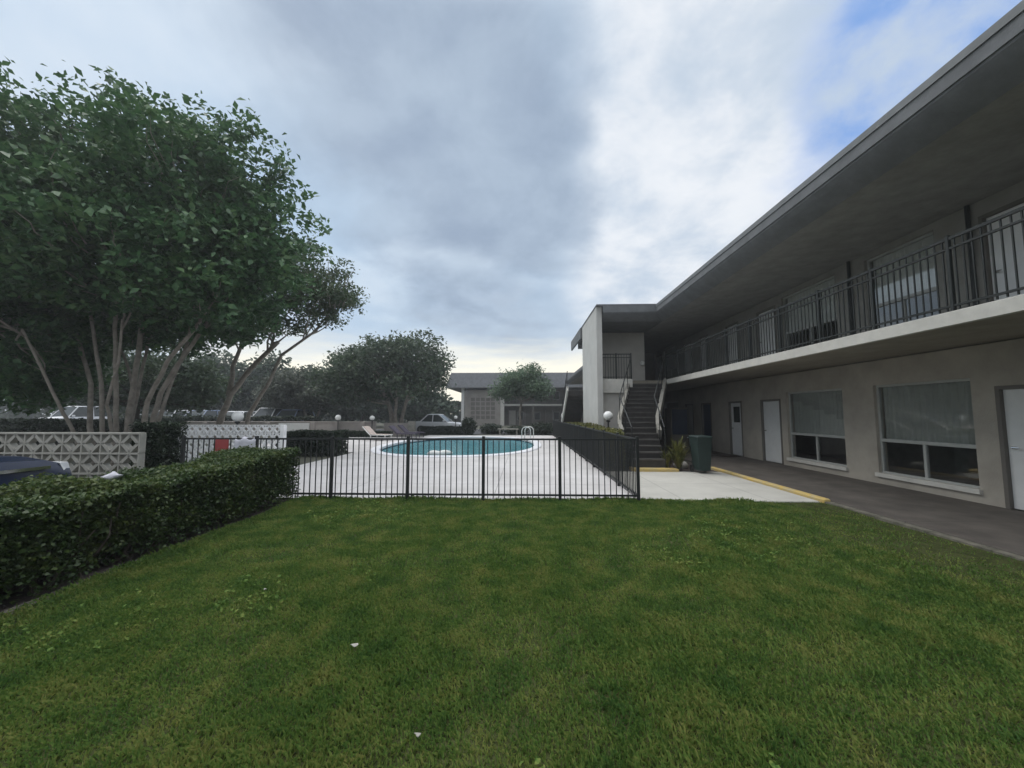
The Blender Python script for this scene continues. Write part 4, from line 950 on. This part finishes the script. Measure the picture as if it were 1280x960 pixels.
# direction helpers from picture bearings
f_ = 481.; th = math.atan(37/f_); ps = math.atan(15*cos(th)/f_)
Fv = Vector((-sin(ps)*cos(th), cos(ps)*cos(th), sin(th))); Rv = Vector((cos(ps), sin(ps), 0)); Uv = Rv.cross(Fv)
def bearing(x, y): return tuple((Fv*f_+Rv*(x-640)-Uv*(y-480)).normalized())
def cone(x, y, inner, outer, warp=.0):
    """soft patch of sky round a bearing, edges broken up by noise; angles in degrees"""
    d = vmath('DOT_PRODUCT', DIR, bearing(x, y)).outputs['Value']
    a = math_('ARCCOSINE', math_('MINIMUM', d, .99999))
    if warp: a = math_('MULTIPLY_ADD', math_('SUBTRACT', n_mid, .5), warp, math_('MULTIPLY_ADD', math_('SUBTRACT', n_big, .5), warp*1.2, a))
    return math_('SUBTRACT', 1, smooth(a, R(inner), R(outer)))
K = 10.0                                        # background strength is 0.1
cl = lambda r, g, b: (r*K, g*K, b*K)
base = mixc(smooth(n_mid, .35, .68), cl(.44, .58, .74), cl(.60, .70, .81))
# general lighter cloud towards the right and overhead / behind
side = smooth(sep.outputs[0], .02, .2); behind = math_('SUBTRACT', 1, smooth(sep.outputs[1], -.35, .35))
bright = mixc(smooth(n_fine, .30, .62), cl(.54, .63, .74), cl(.84, .87, .91))
wb_ = math_('MAXIMUM', math_('MULTIPLY', side, smooth(math_('MULTIPLY_ADD', n_big, .6, sep.outputs[0]), .30, .50)), behind)
col = mixc(wb_, base, bright)
# grey cloud bank
rb = math_('DIVIDE', sep.outputs[0], math_('MAXIMUM', sep.outputs[1], .05))
gm = math_('MAXIMUM', math_('MAXIMUM', cone(560, 90, 12, 24, .5), cone(600, 250, 9, 21, .5)), math_('MAXIMUM', cone(490, 20, 12, 25, .5), math_('MULTIPLY', cone(620, 370, 4, 15, .4), .6)))
greyc = mixc(smooth(n_fine, .3, .7), cl(.29, .365, .48), cl(.42, .51, .62))
gm = math_('MULTIPLY', gm, math_('SUBTRACT', 1, smooth(math_('MULTIPLY_ADD', math_('SUBTRACT', n_fine, .5), .16, rb), .17, .235)))
col = mixc(math_('MULTIPLY', gm, .95), col, greyc)
# blue gap high on the right
bgap = math_('MULTIPLY', cone(1245, 55, 5, 17, .5), smooth(n_fine, .27, .54))
col = mixc(math_('MULTIPLY', bgap, .9), col, cl(.16, .34, .74))
# paler, banded sky near the horizon, warm glow low to the left and centre
n_band = noise(DIR, 3.0, 6, .6, .2, (0, 0, 0), 1, 1)
mp = nd('ShaderNodeMapping'); link(DIR, mp.inputs[0]); mp.inputs['Scale'].default_value = (2.2, 2.2, 16); nb = nd('ShaderNodeTexNoise'); link(mp.outputs[0], nb.inputs['Vector']); nb.inputs['Scale'].default_value = 1.6; nb.inputs['Detail'].default_value = 6; nb.inputs['Roughness'].default_value = .6
low = math_('SUBTRACT', 1, smooth(dz, .02, .27))
col = mixc(math_('MULTIPLY', low, .75), col, mixc(smooth(nb.outputs['Fac'], .36, .64), cl(.50, .58, .68), cl(.80, .84, .88)))
glow = math_('MULTIPLY', math_('SUBTRACT', 1, smooth(math_('MULTIPLY_ADD', math_('SUBTRACT', nb.outputs['Fac'], .5), .16, dz), .085, .21)), math_('MAXIMUM', cone(390, 445, 5, 18), cone(650, 450, 8, 22)))
col = mixc(math_('MULTIPLY', glow, .95), col, cl(1.15, 1.08, .88))
zen = math_('MULTIPLY', smooth(dz, .74, .96), 1.0)
col = mixc(zen, col, cl(2.7, 2.75, 2.8))
fin = mixc(.92, sky.outputs[0], col)
link(fin, bg.inputs['Color'])
sl = bpy.data.lights.new('sun', 'SUN'); sl.energy = 1.0; sl.angle = R(35); sl.color = (1, .95, .87)
so = bpy.data.objects.new('sun', sl); C.objects.link(so)
sd = Vector((sin(R(SUN_AZ))*cos(R(SUN_EL)), cos(R(SUN_AZ))*cos(R(SUN_EL)), sin(R(SUN_EL))))
so.rotation_euler = sd.to_track_quat('Z', 'Y').to_euler()
cd = bpy.data.cameras.new('camera'); co = bpy.data.objects.new('camera', cd); C.objects.link(co); S.camera = co
cd.sensor_width = 36; cd.lens = 36*481/1280; cd.clip_end = 3000; cd.clip_start = .05
co.location = (0, 0, 1.65); co.rotation_euler = (pi/2+th, 0, ps)
S.view_settings.view_transform = 'Standard'; S.view_settings.look = 'None'; S.view_settings.exposure = .15; S.view_settings.gamma = 1
S.cycles.max_bounces = 6; S.cycles.transparent_max_bounces = 6
